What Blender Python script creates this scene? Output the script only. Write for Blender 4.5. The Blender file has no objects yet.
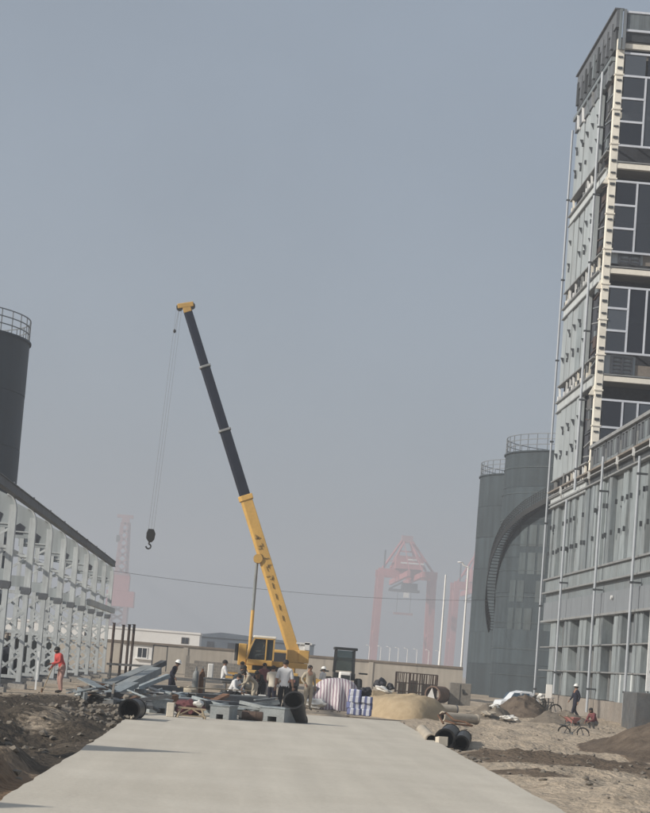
import bpy, bmesh, math, random
import numpy as np
from mathutils import Vector, Matrix, Quaternion, noise
R_ = math.radians
random.seed(7)
scene = bpy.context.scene
COL = scene.collection

# ------------------------------------------------------------------ camera
cam_d = bpy.data.cameras.new('camera'); cam = bpy.data.objects.new('camera', cam_d); COL.objects.link(cam)
cam_d.sensor_fit = 'HORIZONTAL'; cam_d.sensor_width = 36.0; cam_d.lens = 110.77
cam_d.clip_start = 0.5; cam_d.clip_end = 6000
cam_d.shift_y = 0.1092
cam.matrix_world = Matrix(((0.9960466, -0.0816544, -0.0349831, 0.0),
                           (-0.042291, -0.0895575, -0.9950834, 0.0),
                           (0.0781199, 0.9926288, -0.0926567, 1.65),
                           (0, 0, 0, 1)))
scene.camera = cam

# ------------------------------------------------------------------ sky, sun, exposure
SUN_EL, SUN_BACK = R_(28), R_(24)          # sun on the left, a little behind the viewer
sdir = Vector((-math.cos(SUN_EL)*math.cos(SUN_BACK), -math.cos(SUN_EL)*math.sin(SUN_BACK), math.sin(SUN_EL)))
world = bpy.data.worlds.new('World'); scene.world = world; world.use_nodes = True
wn = world.node_tree; wn.nodes.clear()
wo = wn.nodes.new('ShaderNodeOutputWorld'); wb = wn.nodes.new('ShaderNodeBackground')
sky = wn.nodes.new('ShaderNodeTexSky'); sky.sky_type = 'NISHITA'; sky.sun_disc = False
sky.sun_elevation = SUN_EL; sky.sun_rotation = math.atan2(sdir.x, sdir.y)
sky.air_density = 1.0; sky.dust_density = 4.0; sky.ozone_density = 2.0; sky.altitude = 0
mixw = wn.nodes.new('ShaderNodeMix'); mixw.data_type = 'RGBA'
mixw.inputs[0].default_value = 0.72
mixw.inputs[7].default_value = (3.35, 3.92, 4.62, 1)     # pale even smog veil over the clear sky
wn.links.new(sky.outputs[0], mixw.inputs[6]); 
wtc = wn.nodes.new('ShaderNodeTexCoord'); wnz = wn.nodes.new('ShaderNodeTexNoise'); wnz.inputs['Scale'].default_value = 9; wnz.inputs['Detail'].default_value = 4
wmr = wn.nodes.new('ShaderNodeMapRange'); wmr.inputs[1].default_value = .3; wmr.inputs[2].default_value = .7; wmr.inputs[3].default_value = .965; wmr.inputs[4].default_value = 1.05
wvs = wn.nodes.new('ShaderNodeVectorMath'); wvs.operation = 'SCALE'      # faint unevenness of thin smog all over the sky
wn.links.new(wtc.outputs['Generated'], wnz.inputs['Vector']); wn.links.new(wnz.outputs['Fac'], wmr.inputs[0]); wn.links.new(mixw.outputs[2], wvs.inputs[0]); wn.links.new(wmr.outputs[0], wvs.inputs['Scale'])
wn.links.new(wvs.outputs[0], wb.inputs['Color'])
wb.inputs['Strength'].default_value = 0.1
wn.links.new(wb.outputs[0], wo.inputs['Surface'])
sl = bpy.data.lights.new('sun', 'SUN'); so = bpy.data.objects.new('sun', sl); COL.objects.link(so)
sl.energy = 5.0; sl.angle = R_(1.5); sl.color = (1.0, 0.93, 0.82)
so.rotation_euler = (-sdir).to_track_quat('-Z', 'Y').to_euler(); so.location = (-60, -20, 60)
scene.view_settings.view_transform = 'Standard'; scene.view_settings.look = 'None'
scene.view_settings.exposure = 0.0; scene.view_settings.gamma = 1.0
scene.cycles.volume_bounces = 1; scene.cycles.max_bounces = 6; scene.cycles.diffuse_bounces = 3
scene.cycles.use_denoising = True

# ------------------------------------------------------------------ materials
MATS = {}
def M(name, col, rough=.75, var=.18, scale=2.5, bump=.15, metal=0., spec=.35, streak=0., grime=0.):
    """plain painted / mineral surface: two noises vary its colour, fine bump"""
    m = bpy.data.materials.new(name); m.use_nodes = True; nt = m.node_tree; N = nt.nodes; L = nt.links
    b = N['Principled BSDF']
    b.inputs['Roughness'].default_value = rough; b.inputs['Metallic'].default_value = metal
    b.inputs['Specular IOR Level'].default_value = spec
    tc = N.new('ShaderNodeTexCoord'); oi = N.new('ShaderNodeObjectInfo')
    ad = N.new('ShaderNodeVectorMath'); ad.operation = 'MULTIPLY_ADD'
    cb = N.new('ShaderNodeCombineXYZ')
    for k in range(3): L.new(oi.outputs['Random'], cb.inputs[k])
    ad.inputs[1].default_value = (37, 53, 71); L.new(cb.outputs[0], ad.inputs[0]); L.new(tc.outputs['Object'], ad.inputs[2])
    n1 = N.new('ShaderNodeTexNoise'); n1.inputs['Scale'].default_value = scale; n1.inputs['Detail'].default_value = 7; n1.inputs['Roughness'].default_value = .62
    L.new(ad.outputs[0], n1.inputs['Vector'])
    n2 = N.new('ShaderNodeTexNoise'); n2.inputs['Scale'].default_value = scale*9; n2.inputs['Detail'].default_value = 4
    if streak:
        mp = N.new('ShaderNodeMapping'); mp.inputs['Scale'].default_value = (1, 1, .08); L.new(ad.outputs[0], mp.inputs[0]); L.new(mp.outputs[0], n2.inputs['Vector'])
    else: L.new(ad.outputs[0], n2.inputs['Vector'])
    mr = N.new('ShaderNodeMapRange'); mr.inputs[1].default_value = .3; mr.inputs[2].default_value = .7
    mr.inputs[3].default_value = 1-var; mr.inputs[4].default_value = 1+var; L.new(n1.outputs['Fac'], mr.inputs[0])
    mr2 = N.new('ShaderNodeMapRange'); mr2.inputs[1].default_value = .35; mr2.inputs[2].default_value = .65
    v2 = max(var*.6, streak); mr2.inputs[3].default_value = 1-v2; mr2.inputs[4].default_value = 1+v2*.6; L.new(n2.outputs['Fac'], mr2.inputs[0])
    mr3 = N.new('ShaderNodeMapRange'); mr3.inputs[3].default_value = 1-var*.7; mr3.inputs[4].default_value = 1+var*.7; L.new(oi.outputs['Random'], mr3.inputs[0])
    mu = N.new('ShaderNodeMath'); mu.operation = 'MULTIPLY'; L.new(mr.outputs[0], mu.inputs[0]); L.new(mr2.outputs[0], mu.inputs[1])
    mu2 = N.new('ShaderNodeMath'); mu2.operation = 'MULTIPLY'; L.new(mu.outputs[0], mu2.inputs[0]); L.new(mr3.outputs[0], mu2.inputs[1])
    vm = N.new('ShaderNodeVectorMath'); vm.operation = 'SCALE'; vm.inputs[0].default_value = col[:3]; L.new(mu2.outputs[0], vm.inputs['Scale'])
    out = vm.outputs[0]
    if grime:
        ng = N.new('ShaderNodeTexNoise'); ng.inputs['Scale'].default_value = scale*.6; ng.inputs['Detail'].default_value = 8; L.new(ad.outputs[0], ng.inputs['Vector'])
        mg = N.new('ShaderNodeMapRange'); mg.inputs[1].default_value = .5; mg.inputs[2].default_value = .75; mg.inputs[4].default_value = grime; L.new(ng.outputs['Fac'], mg.inputs[0])
        mx = N.new('ShaderNodeMix'); mx.data_type = 'RGBA'; L.new(mg.outputs[0], mx.inputs[0]); L.new(out, mx.inputs[6]); mx.inputs[7].default_value = (.17, .13, .10, 1)
        out = mx.outputs[2]
    L.new(out, b.inputs['Base Color'])
    if bump:
        bp = N.new('ShaderNodeBump'); bp.inputs['Strength'].default_value = bump; bp.inputs['Distance'].default_value = .05
        L.new(n2.outputs['Fac'], bp.inputs['Height']); L.new(bp.outputs[0], b.inputs['Normal'])
    MATS[name] = m; return m

M('concrete', (.42, .39, .34), .85, .14, 1.2, .25, grime=.25)
M('footing', (.36, .34, .31), .9, .2, 2, .3, grime=.4)
M('plinth', (.24, .215, .19), .9, .2, .7, .3, grime=.5)
M('steel_grey', (.47, .50, .51), .55, .12, 1.5, .08, streak=.12, grime=.06)
M('steel_dark', (.12, .13, .145), .6, .2, 2, .1)  # dark grey steel of eaves beam, corbels, parapet and similar parts
M('zinc', (.265, .30, .315), .55, .16, .8, .1, metal=.15, streak=.22, grime=.2)
M('zinc_b', (.185, .212, .228), .55, .16, .8, .1, metal=.15, streak=.22, grime=.2)
M('zinc_light', (.35, .385, .40), .5, .10, .6, .06, metal=.1, streak=.12, grime=.12)
M('netting', (.045, .055, .05), .9, .35, .8, .2)
M('zinc_smooth', (.19, .208, .228), .5, .08, .6, .04, streak=.07)
M('ledge', (.23, .24, .245), .6, .15, 2, .1, grime=.3)
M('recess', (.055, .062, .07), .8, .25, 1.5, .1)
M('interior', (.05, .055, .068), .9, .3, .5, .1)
M('cream', (.80, .76, .67), .55, .08, 2, .05, grime=.2)
M('white_paint', (.72, .73, .73), .5, .08, 2, .04, grime=.15)
M('pipe_white', (.38, .41, .45), .45, .08, 2, .03)
M('frame_white', (.60, .63, .69), .45, .08, 2, .03)
M('tank_dark', (.012, .026, .042), .6, .22, .25, .06, streak=.12)
M('tank_grey', (.043, .058, .068), .8, .16, .18, .05, streak=.2)
M('tank_patch', (.062, .08, .088), .55, .2, .3, .05, streak=.2)
M('rail_steel', (.16, .175, .19), .5, .1, 2, .02)
M('stair_dark', (.012, .014, .016), .6, .2, 2, .05)
M('crane_yellow', (.60, .37, .11), .42, .10, 1.2, .04, grime=.22)
M('boom_dark', (.010, .014, .028), .42, .2, 1.5, .03)
M('rope', (.20, .20, .21), .6, .1, 5, 0)
M('black_iron', (.02, .02, .021), .55, .25, 4, .1)
M('rubber', (.022, .021, .02), .85, .2, 4, .2, grime=.2)
M('cab_dark', (.03, .033, .036), .5, .2, 3, .05)
M('chrome', (.35, .36, .37), .25, .05, 2, 0, metal=.8)
M('port_red', (.46, .17, .17), .6, .12, .1, 0)
M('port_pale', (.36, .22, .23), .6, .12, .1, 0)
M('port_dark', (.05, .055, .06), .7, .15, .1, 0)
M('wall_beige', (.44, .40, .345), .9, .1, .35, .15, grime=.3, streak=.08)
M('coping', (.20, .165, .135), .8, .15, 1, .1)
M('render_white', (.80, .79, .77), .85, .05, .5, .05, grime=.12)
M('roof_blue', (.10, .125, .16), .6, .12, .3, .05)
M('block_grey', (.22, .205, .185), .9, .15, .8, .3)
M('window_dark', (.03, .035, .045), .15, .2, 1, 0, spec=.6)
M('post_rust', (.06, .042, .036), .8, .3, 2, .2)
M('rust', (.16, .085, .05), .85, .35, 3, .2)
M('hdpe', (.016, .016, .017), .45, .25, 3, .05, grime=.12)
M('bore_shade', (.006, .006, .006), .9, .1, 3, 0)  # near-black colour that paints the shade inside hollow pipes
M('pipe_pale', (.40, .355, .29), .85, .14, 2, .15, grime=.4)
M('plate_grey', (.23, .25, .255), .6, .2, 2.5, .1, grime=.3)
M('plate_dark', (.10, .105, .11), .65, .25, 2.5, .1, grime=.3)
M('timber', (.36, .29, .20), .85, .25, 3, .2)
M('maroon_cloth', (.11, .04, .045), .95, .3, 4, .3)
M('brown_drum', (.13, .085, .065), .8, .3, 3, .2)
M('bag_dark', (.02, .021, .03), .6, .3, 4, .3)
M('sack_white', (.66, .65, .62), .9, .1, 5, .3, grime=.2)
M('stone', (.22, .195, .165), .95, .3, 4, .4)
M('car_white', (.70, .73, .77), .3, .05, 1, 0, grime=.1)
M('car_glass', (.06, .11, .17), .12, .1, 1, 0, spec=.6)
M('skin', (.33, .19, .13), .6, .08, 8, 0)
M('skin_dark', (.22, .125, .085), .6, .08, 8, 0)
M('hair', (.018, .015, .014), .7, .2, 9, .2)
M('cloth_white', (.70, .70, .71), .9, .07, 6, .25)
M('cloth_black', (.012, .012, .016), .95, .2, 6, .3)
M('cloth_navy', (.014, .015, .028), .95, .2, 6, .3)
M('cloth_red', (.50, .075, .07), .9, .15, 6, .3)
M('cloth_pinkish', (.40, .25, .22), .95, .15, 6, .3)
M('cloth_khaki', (.42, .37, .29), .95, .12, 6, .3)
M('cloth_beige', (.55, .50, .42), .95, .1, 6, .3)
M('cloth_maroon', (.16, .055, .06), .95, .2, 6, .3)
M('cloth_grey', (.20, .20, .20), .95, .15, 6, .3)
M('shoe', (.03, .026, .022), .8, .2, 6, .1)
M('helmet_white', (.80, .80, .78), .35, .03, 2, 0)
M('helmet_red', (.42, .06, .04), .4, .05, 2, 0)
M('red_plastic', (.34, .15, .14), .6, .15, 4, .1)

def glass_mat(name, tint, t=.55):
    m = bpy.data.materials.new(name); m.use_nodes = True; nt = m.node_tree; nt.nodes.clear()
    o = nt.nodes.new('ShaderNodeOutputMaterial'); mx = nt.nodes.new('ShaderNodeMixShader'); mx.inputs[0].default_value = 1-t
    tr = nt.nodes.new('ShaderNodeBsdfTransparent'); tr.inputs[0].default_value = (*tint, 1)
    pb = nt.nodes.new('ShaderNodeBsdfPrincipled'); pb.inputs['Base Color'].default_value = (tint[0]*.08, tint[1]*.08, tint[2]*.09, 1); pb.inputs['Roughness'].default_value = .12
    if name == 'tower_glass':
        oi = nt.nodes.new('ShaderNodeObjectInfo'); rp = nt.nodes.new('ShaderNodeValToRGB'); rp.color_ramp.elements[0].color = (.018, .022, .035, 1); rp.color_ramp.elements[1].color = (.12, .14, .17, 1)
        nt.links.new(oi.outputs['Random'], rp.inputs[0]); nt.links.new(rp.outputs[0], pb.inputs['Base Color'])
    nz = nt.nodes.new('ShaderNodeTexNoise'); nz.inputs['Scale'].default_value = .7
    bp = nt.nodes.new('ShaderNodeBump'); bp.inputs['Strength'].default_value = .05; nt.links.new(nz.outputs[0], bp.inputs['Height']); nt.links.new(bp.outputs[0], pb.inputs['Normal'])
    nt.links.new(tr.outputs[0], mx.inputs[1]); nt.links.new(pb.outputs[0], mx.inputs[2]); nt.links.new(mx.outputs[0], o.inputs[0])
    MATS[name] = m
glass_mat('cab_glass', (.75, .82, .82), .72)
glass_mat('tower_glass', (.55, .6, .66), .35)

def stripe_mat(name, ca, cb, freq, axis, distort):
    m = bpy.data.materials.new(name); m.use_nodes = True; nt = m.node_tree; N = nt.nodes; L = nt.links; b = N['Principled BSDF']; b.inputs['Roughness'].default_value = .8
    tc = N.new('ShaderNodeTexCoord'); nz = N.new('ShaderNodeTexNoise'); nz.inputs['Scale'].default_value = 3
    L.new(tc.outputs['Object'], nz.inputs['Vector'])
    w = N.new('ShaderNodeTexWave'); w.wave_type = 'BANDS'; w.bands_direction = axis; w.inputs['Scale'].default_value = freq; w.inputs['Distortion'].default_value = distort; w.inputs['Detail'].default_value = 1
    L.new(tc.outputs['Object'], w.inputs['Vector'])
    r = N.new('ShaderNodeValToRGB'); r.color_ramp.elements[0].position = .42; r.color_ramp.elements[0].color = (*ca, 1); r.color_ramp.elements[1].position = .55; r.color_ramp.elements[1].color = (*cb, 1)
    L.new(w.outputs['Fac'], r.inputs[0]); L.new(r.outputs[0], b.inputs['Base Color'])
    bp = N.new('ShaderNodeBump'); bp.inputs['Strength'].default_value = .3; bp.inputs['Distance'].default_value = .05; L.new(nz.outputs[0], bp.inputs['Height']); L.new(bp.outputs[0], b.inputs['Normal'])
    MATS[name] = m
stripe_mat('tarp_stripe', (.27, .20, .24), (.56, .53, .54), 2.6, 'X', 1.6)
stripe_mat('bag_blue', (.12, .14, .28), (.62, .64, .70), 1.5, 'X', 3.0)

# ------------------------------------------------------------------ mesh helpers
class MB:
    def __init__(s): s.v = []; s.f = []; s.mi = []; s.cur = 0
    def add(s, vs, fs):
        o = len(s.v); s.v += [tuple(p) for p in vs]; s.f += [tuple(i+o for i in f) for f in fs]; s.mi += [s.cur]*len(fs); return s
    def box(s, a, b):                                   # two opposite corners
        x0, y0, z0 = [min(p, q) for p, q in zip(a, b)]; x1, y1, z1 = [max(p, q) for p, q in zip(a, b)]
        return s.add([(x0,y0,z0),(x1,y0,z0),(x1,y1,z0),(x0,y1,z0),(x0,y0,z1),(x1,y0,z1),(x1,y1,z1),(x0,y1,z1)],
                     [(0,3,2,1),(4,5,6,7),(0,1,5,4),(1,2,6,5),(2,3,7,6),(3,0,4,7)])
    def cbox(s, c, d): return s.box([c[i]-d[i]/2 for i in range(3)], [c[i]+d[i]/2 for i in range(3)])
    def bar(s, p, q, w, h=None, up=(0,0,1)):            # rectangular bar from p to q
        h = h or w; p = Vector(p); q = Vector(q); d = (q-p).normalized(); u = Vector(up)
        if abs(d.dot(u)) > .98: u = Vector((0,1,0))
        a = d.cross(u).normalized()*w/2; c = a.cross(d).normalized()*h/2
        return s.add([p-a-c,p+a-c,p+a+c,p-a+c,q-a-c,q+a-c,q+a+c,q-a+c], [(0,3,2,1),(4,5,6,7),(0,1,5,4),(1,2,6,5),(2,3,7,6),(3,0,4,7)])
    def tube(s, p, q, r, r2=None, n=10, cap=True):
        r2 = r if r2 is None else r2; p = Vector(p); q = Vector(q); d = (q-p).normalized(); u = Vector((0,0,1))
        if abs(d.dot(u)) > .98: u = Vector((0,1,0))
        a = d.cross(u).normalized(); c = a.cross(d).normalized()
        cs = [(math.cos(2*math.pi*k/n), math.sin(2*math.pi*k/n)) for k in range(n)]
        vs = [p+a*x*r+c*y*r for x, y in cs]+[q+a*x*r2+c*y*r2 for x, y in cs]
        fs = [(k,(k+1)%n,n+(k+1)%n,n+k) for k in range(n)]
        if cap: fs += [tuple(range(n))[::-1], tuple(range(n,2*n))]
        return s.add(vs, fs)
    def path(s, pts, r, n=6):
        for a, b in zip(pts, pts[1:]): s.tube(a, b, r, n=n)
        return s
    def pipe(s, p, q, ro, ri, n=24):                    # hollow pipe, both ends open
        p = Vector(p); q = Vector(q); d = (q-p).normalized(); u = Vector((0,0,1))
        if abs(d.dot(u)) > .98: u = Vector((0,1,0))
        a = d.cross(u).normalized(); c = a.cross(d).normalized(); vs = []
        for base, r in ((p,ro),(q,ro),(p,ri),(q,ri)):
            vs += [base+a*math.cos(2*math.pi*k/n)*r+c*math.sin(2*math.pi*k/n)*r for k in range(n)]
        fs = []
        for k in range(n):
            j = (k+1)%n
            fs += [(k,j,n+j,n+k),(2*n+k,3*n+k,3*n+j,2*n+j),(k,2*n+k,2*n+j,j),(n+k,n+j,3*n+j,3*n+k)]
        return s.add(vs, fs)
    def prism(s, poly, a0, a1, axis='y'):               # 2D outline pushed along an axis
        n = len(poly)
        def P(u, v, w): return {'y': (u,w,v), 'x': (w,u,v), 'z': (u,v,w)}[axis]
        vs = [P(u,v,a0) for u, v in poly]+[P(u,v,a1) for u, v in poly]
        return s.add(vs, [(k,(k+1)%n,n+(k+1)%n,n+k) for k in range(n)]+[tuple(range(n))[::-1], tuple(range(n,2*n))])
    def lathe(s, prof, c=(0,0,0), n=32, a0=0, a1=2*math.pi):
        full = abs(a1-a0-2*math.pi) < 1e-6; m = n if full else n+1; o = []
        for r, z in prof:
            for k in range(m):
                t = a0+(a1-a0)*k/n; o.append((c[0]+r*math.cos(t), c[1]+r*math.sin(t), c[2]+z))
        fs = []
        for i in range(len(prof)-1):
            for k in range(n):
                j = (k+1)%m if full else k+1
                fs.append((i*m+k, i*m+j, (i+1)*m+j, (i+1)*m+k))
        return s.add(o, fs)
    def blob(s, c, d, seed=0, amp=.15, n=2, rot=None):  # lumpy stone / sack
        bm = bmesh.new(); bmesh.ops.create_icosphere(bm, subdivisions=n, radius=1)
        vs = []
        for v in bm.verts:
            k = 1+amp*noise.noise(v.co*1.7+Vector((seed*3.1, seed*1.7, seed)))*2
            p = Vector((v.co.x*d[0]/2*k, v.co.y*d[1]/2*k, v.co.z*d[2]/2*k))
            if rot is not None: p = rot @ p
            vs.append(p+Vector(c))
        fs = [tuple(v.index for v in f.verts) for f in bm.faces]; bm.free(); return s.add(vs, fs)
    def mesh(s, name, mats, smooth=False, sharp=35):
        me = bpy.data.meshes.new(name); me.from_pydata(s.v, [], s.f)
        for m in (mats if isinstance(mats, (list, tuple)) else [mats]): me.materials.append(MATS[m] if isinstance(m, str) else m)
        bm = bmesh.new(); bm.from_mesh(me); bmesh.ops.recalc_face_normals(bm, faces=bm.faces)
        bm.to_mesh(me); bm.free()
        if isinstance(mats, (list, tuple)) and len(mats) > 1: me.polygons.foreach_set('material_index', s.mi)
        if smooth:
            me.polygons.foreach_set('use_smooth', [True]*len(me.polygons)); me.set_sharp_from_angle(angle=R_(sharp))
        me.update(); return me
    def build(s, name, mat, parent=None, world=False, smooth=False, bevel=0):
        if world and parent is not None:
            l = origin(parent); s.v = [(p[0]-l[0], p[1]-l[1], p[2]-l[2]) for p in s.v]
        o = link(name, s.mesh(name, mat, smooth), parent)
        if bevel:
            b = o.modifiers.new('bevel', 'BEVEL'); b.width = bevel; b.segments = 2; b.limit_method = 'ANGLE'
        return o
def origin(o):
    p = Vector((0,0,0))
    while o is not None: p += o.location; o = o.parent
    return p
def link(name, me, parent=None, loc=None, rot=None):
    o = bpy.data.objects.new(name, me); COL.objects.link(o)
    if parent is not None: o.parent = parent
    if loc is not None: o.location = loc
    if rot is not None: o.rotation_euler = rot
    return o
def tag(o, label, cat=None, group=None, kind=None):
    if label: o['label'] = label
    if cat: o['category'] = cat
    if group: o['group'] = group
    if kind: o['kind'] = kind
    return o
def thing(name, label, cat, loc=(0,0,0), rz=0, group=None):
    o = bpy.data.objects.new(name, None); COL.objects.link(o); o.empty_display_size = .2
    o.location = loc; o.rotation_euler = (0,0,rz); return tag(o, label, cat, group)
def solo(mb, name, mat, label, cat, loc=(0,0,0), group=None, smooth=False, kind=None, bevel=0, rot=None):
    """a thing that is one mesh; mb is in world coordinates, loc becomes its origin"""
    mb.v = [(p[0]-loc[0], p[1]-loc[1], p[2]-loc[2]) for p in mb.v]
    o = mb.build(name, mat, None, smooth=smooth, bevel=bevel); o.location = loc
    if rot: o.rotation_euler = rot
    return tag(o, label, cat, group, kind)
def U(a, b): return random.uniform(a, b)
def sst(a, b, x): t = np.clip((x-a)/(b-a), 0, 1); return t*t*(3-2*t)

# ------------------------------------------------------------------ ground
def fbm(x, y, sc, octs=4, seed=0.):
    return noise.fractal(Vector((x*sc+seed, y*sc-seed, seed*.3)), 1.0, 2.0, octs, noise_basis='PERLIN_ORIGINAL')
def road_l(y): return -2.22-.006*y-.012*max(0, y-40)
def road_r(y): return 3.72+.0245*y
def bump2(x, y, cx, cy, rx, ry): return math.exp(-(((x-cx)/rx)**2+((y-cy)/ry)**2))
def cone(x, y, cx, cy, r, h): return max(0., h*(1-math.hypot(x-cx, y-cy)/r))
def ground_h(x, y):
    h = -.13
    if -60 < x < 60 and y < 190 and y > 5:
        h += .05*fbm(x, y, .35, 4, 3.1)
        left = float(sst(-2.6, -3.1, x))
        if left > 0 and y < 70:
            lump = .24*fbm(x, y, .55, 5, 1.7)+.13*fbm(x, y, 1.9, 4, 6.2)
            env = float(sst(5, 20, y)*sst(66, 54, y))
            h += left*env*(.10+.9*max(lump, -.25))
            h += left*.40*bump2(x, y, -3.9, 25.5, 1.1, 3.0)           # brown heap close by
            h -= left*.25*bump2(x, y, -3.6, 36, 1.0, 4.0)             # scoop beside the slab
            h += left*.22*bump2(x, y, -4.4, 43.5, .8, 4.0)           # pale ridge
            h += .15*bump2(x, y, -6.0, 58, 3.0, 3.0)
        h += cone(x, y, -5.75, 31.7, 2.15, 3.0)                          # unseen spoil cones added to throw wedge shadows onto the road
        h += cone(x, y, -5.1, 19.1, 1.6, 2.0)
        if x > 3.5:
            rt = float(sst(road_r(y)+.1, road_r(y)+1.2, x))
            h += rt*(.12*fbm(x, y, .5, 4, 9.3)+.085*fbm(x, y, 1.8, 4, 4.4))*float(sst(5, 20, y))
            h += rt*.13*bump2(x, y, 7.2, 45.5, 3.4, 1.3)               # soil bank scraped off the heap
            h += rt*.10*bump2(x, y, 5.6, 37, .9, 2.4)
        h -= .42*bump2(x, y, 17.0, 124, 3.0, 7.0)                      # hollow where the car stands
    return h
def soil_mix(x, y):
    """0 sandy dust, 1 dark wet soil; g = reddish brown amount"""
    d = 0.; g = 0.; q = 0.
    n = fbm(x, y, .6, 4, 8.8); n2 = fbm(x, y, 1.6, 4, 2.2)
    if x < -2.3 and y < 66:
        d = .95*float(sst(64, 55, y)); d -= .55*bump2(x, y, -4.0, 43.5, .6, 4.0)*(1+.8*n)
        d -= .25*max(0, n2)
        br = float(sst(30, 25, y)); g = br; d = d*(1-.75*br)
    if x > 3.5:
        k = bump2(x, y, 7.6, 45.0, 3.6, 2.3)+bump2(x, y, 5.7, 37.5, .9, 2.6)+.8*bump2(x, y, 10.5, 44.0, 3.5, 3.0)
        q = max(.85*float(sst(.35, .75, k+.35*n)), .35*float(sst(.15, .5, n2)))
    return min(1, max(0, d+.1*n if x < 0 else 0)), g, q
def axis(dense, far):
    return sorted(set([round(v, 3) for v in dense]+far))
xs = axis(list(np.arange(-9, 20.01, .17)), [-820,-700,-400,-200,-120,-80,-60,-45,-35,-28,-22,-18,-15,-13,-11.5,-10.3,20.6,21.5,23,25,28,32,38,46,60,80,120,200,400,700,820])
ys = []; y = 14.
while y < 132: ys.append(round(y, 3)); y += .10+.006*(y-14)
ys = axis(ys, [-190,-100,-50,-20,0,6,10,12,13,135,138,142,147,153,160,168,177,190,210,240,280,340,420,550,700,900,1150,1450,1900])
gv = []; gc = []
for yy in ys:
    for xx in xs:
        h = ground_h(xx, yy); inside = road_l(yy)+.25 < xx < road_r(yy)-.25 and yy < 65
        if inside: h = -.25
        gv.append((xx, yy, h)); d, g, q = soil_mix(xx, yy) if (-14 < xx < 22 and 5 < yy < 140) else (0., 0., 0.); gc.append((d, g, q, 1))
nx = len(xs)
gf = [(j*nx+i, j*nx+i+1, (j+1)*nx+i+1, (j+1)*nx+i) for j in range(len(ys)-1) for i in range(nx-1)]
gm = bpy.data.meshes.new('ground'); gm.from_pydata(gv, [], gf)
ca = gm.color_attributes.new('soil', 'FLOAT_COLOR', 'POINT'); ca.data.foreach_set('color', [c for q in gc for c in q])
gm.polygons.foreach_set('use_smooth', [True]*len(gm.polygons))
def ground_mat():
    m = bpy.data.materials.new('soil'); m.use_nodes = True; N = m.node_tree.nodes; L = m.node_tree.links; b = N['Principled BSDF']
    b.inputs['Roughness'].default_value = .95; b.inputs['Specular IOR Level'].default_value = .15
    at = N.new('ShaderNodeAttribute'); at.attribute_name = 'soil'; sp = N.new('ShaderNodeSeparateColor'); L.new(at.outputs['Color'], sp.inputs[0])
    tc = N.new('ShaderNodeTexCoord')
    n1 = N.new('ShaderNodeTexNoise'); n1.inputs['Scale'].default_value = .8; n1.inputs['Detail'].default_value = 10; n1.inputs['Roughness'].default_value = .7; L.new(tc.outputs['Object'], n1.inputs['Vector'])
    n2 = N.new('ShaderNodeTexNoise'); n2.inputs['Scale'].default_value = 7; n2.inputs['Detail'].default_value = 8; L.new(tc.outputs['Object'], n2.inputs['Vector'])
    def ramp(inp, a, c):
        r = N.new('ShaderNodeValToRGB'); r.color_ramp.elements[0].position = .32; r.color_ramp.elements[0].color = (*a, 1); r.color_ramp.elements[1].position = .68; r.color_ramp.elements[1].color = (*c, 1); L.new(inp, r.inputs[0]); return r.outputs[0]
    dust = ramp(n1.outputs['Fac'], (.31, .255, .195), (.46, .385, .30)); dark = ramp(n1.outputs['Fac'], (.034, .028, .022), (.098, .080, .062)); brown = ramp(n2.outputs['Fac'], (.13, .085, .055), (.27, .19, .125))
    # break up the border between soils
    ma = N.new('ShaderNodeMath'); ma.operation = 'ADD'; L.new(sp.outputs[0], ma.inputs[0])
    mm = N.new('ShaderNodeMapRange'); mm.inputs[3].default_value = -.5; mm.inputs[4].default_value = .5; L.new(n2.outputs['Fac'], mm.inputs[0]); L.new(mm.outputs[0], ma.inputs[1])
    mc = N.new('ShaderNodeMapRange'); mc.inputs[1].default_value = .25; mc.inputs[2].default_value = .7; L.new(ma.outputs[0], mc.inputs[0])
    x0 = N.new('ShaderNodeMix'); x0.data_type = 'RGBA'; L.new(sp.outputs[1], x0.inputs[0]); L.new(dust, x0.inputs[6]); L.new(brown, x0.inputs[7])
    earth = ramp(n1.outputs['Fac'], (.085, .064, .046), (.17, .132, .10)); mq = N.new('ShaderNodeMath'); mq.operation = 'ADD'; L.new(sp.outputs[2], mq.inputs[0]); L.new(mm.outputs[0], mq.inputs[1])
    mq2 = N.new('ShaderNodeMapRange'); mq2.inputs[1].default_value = .2; mq2.inputs[2].default_value = .75; L.new(mq.outputs[0], mq2.inputs[0])
    xe = N.new('ShaderNodeMix'); xe.data_type = 'RGBA'; L.new(mq2.outputs[0], xe.inputs[0]); L.new(x0.outputs[2], xe.inputs[6]); L.new(earth, xe.inputs[7])
    x1 = N.new('ShaderNodeMix'); x1.data_type = 'RGBA'; L.new(mc.outputs[0], x1.inputs[0]); L.new(xe.outputs[2], x1.inputs[6]); L.new(dark, x1.inputs[7])
    L.new(x1.outputs[2], b.inputs['Base Color'])
    bp = N.new('ShaderNodeBump'); bp.inputs['Strength'].default_value = 1.0; bp.inputs['Distance'].default_value = .1; L.new(n2.outputs['Fac'], bp.inputs['Height']); L.new(bp.outputs[0], b.inputs['Normal'])
    return m
gm.materials.append(ground_mat())
ground = link('ground', gm); tag(ground, 'bare sandy site ground with dark dug soil beside the road', 'ground', kind='structure')

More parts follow.
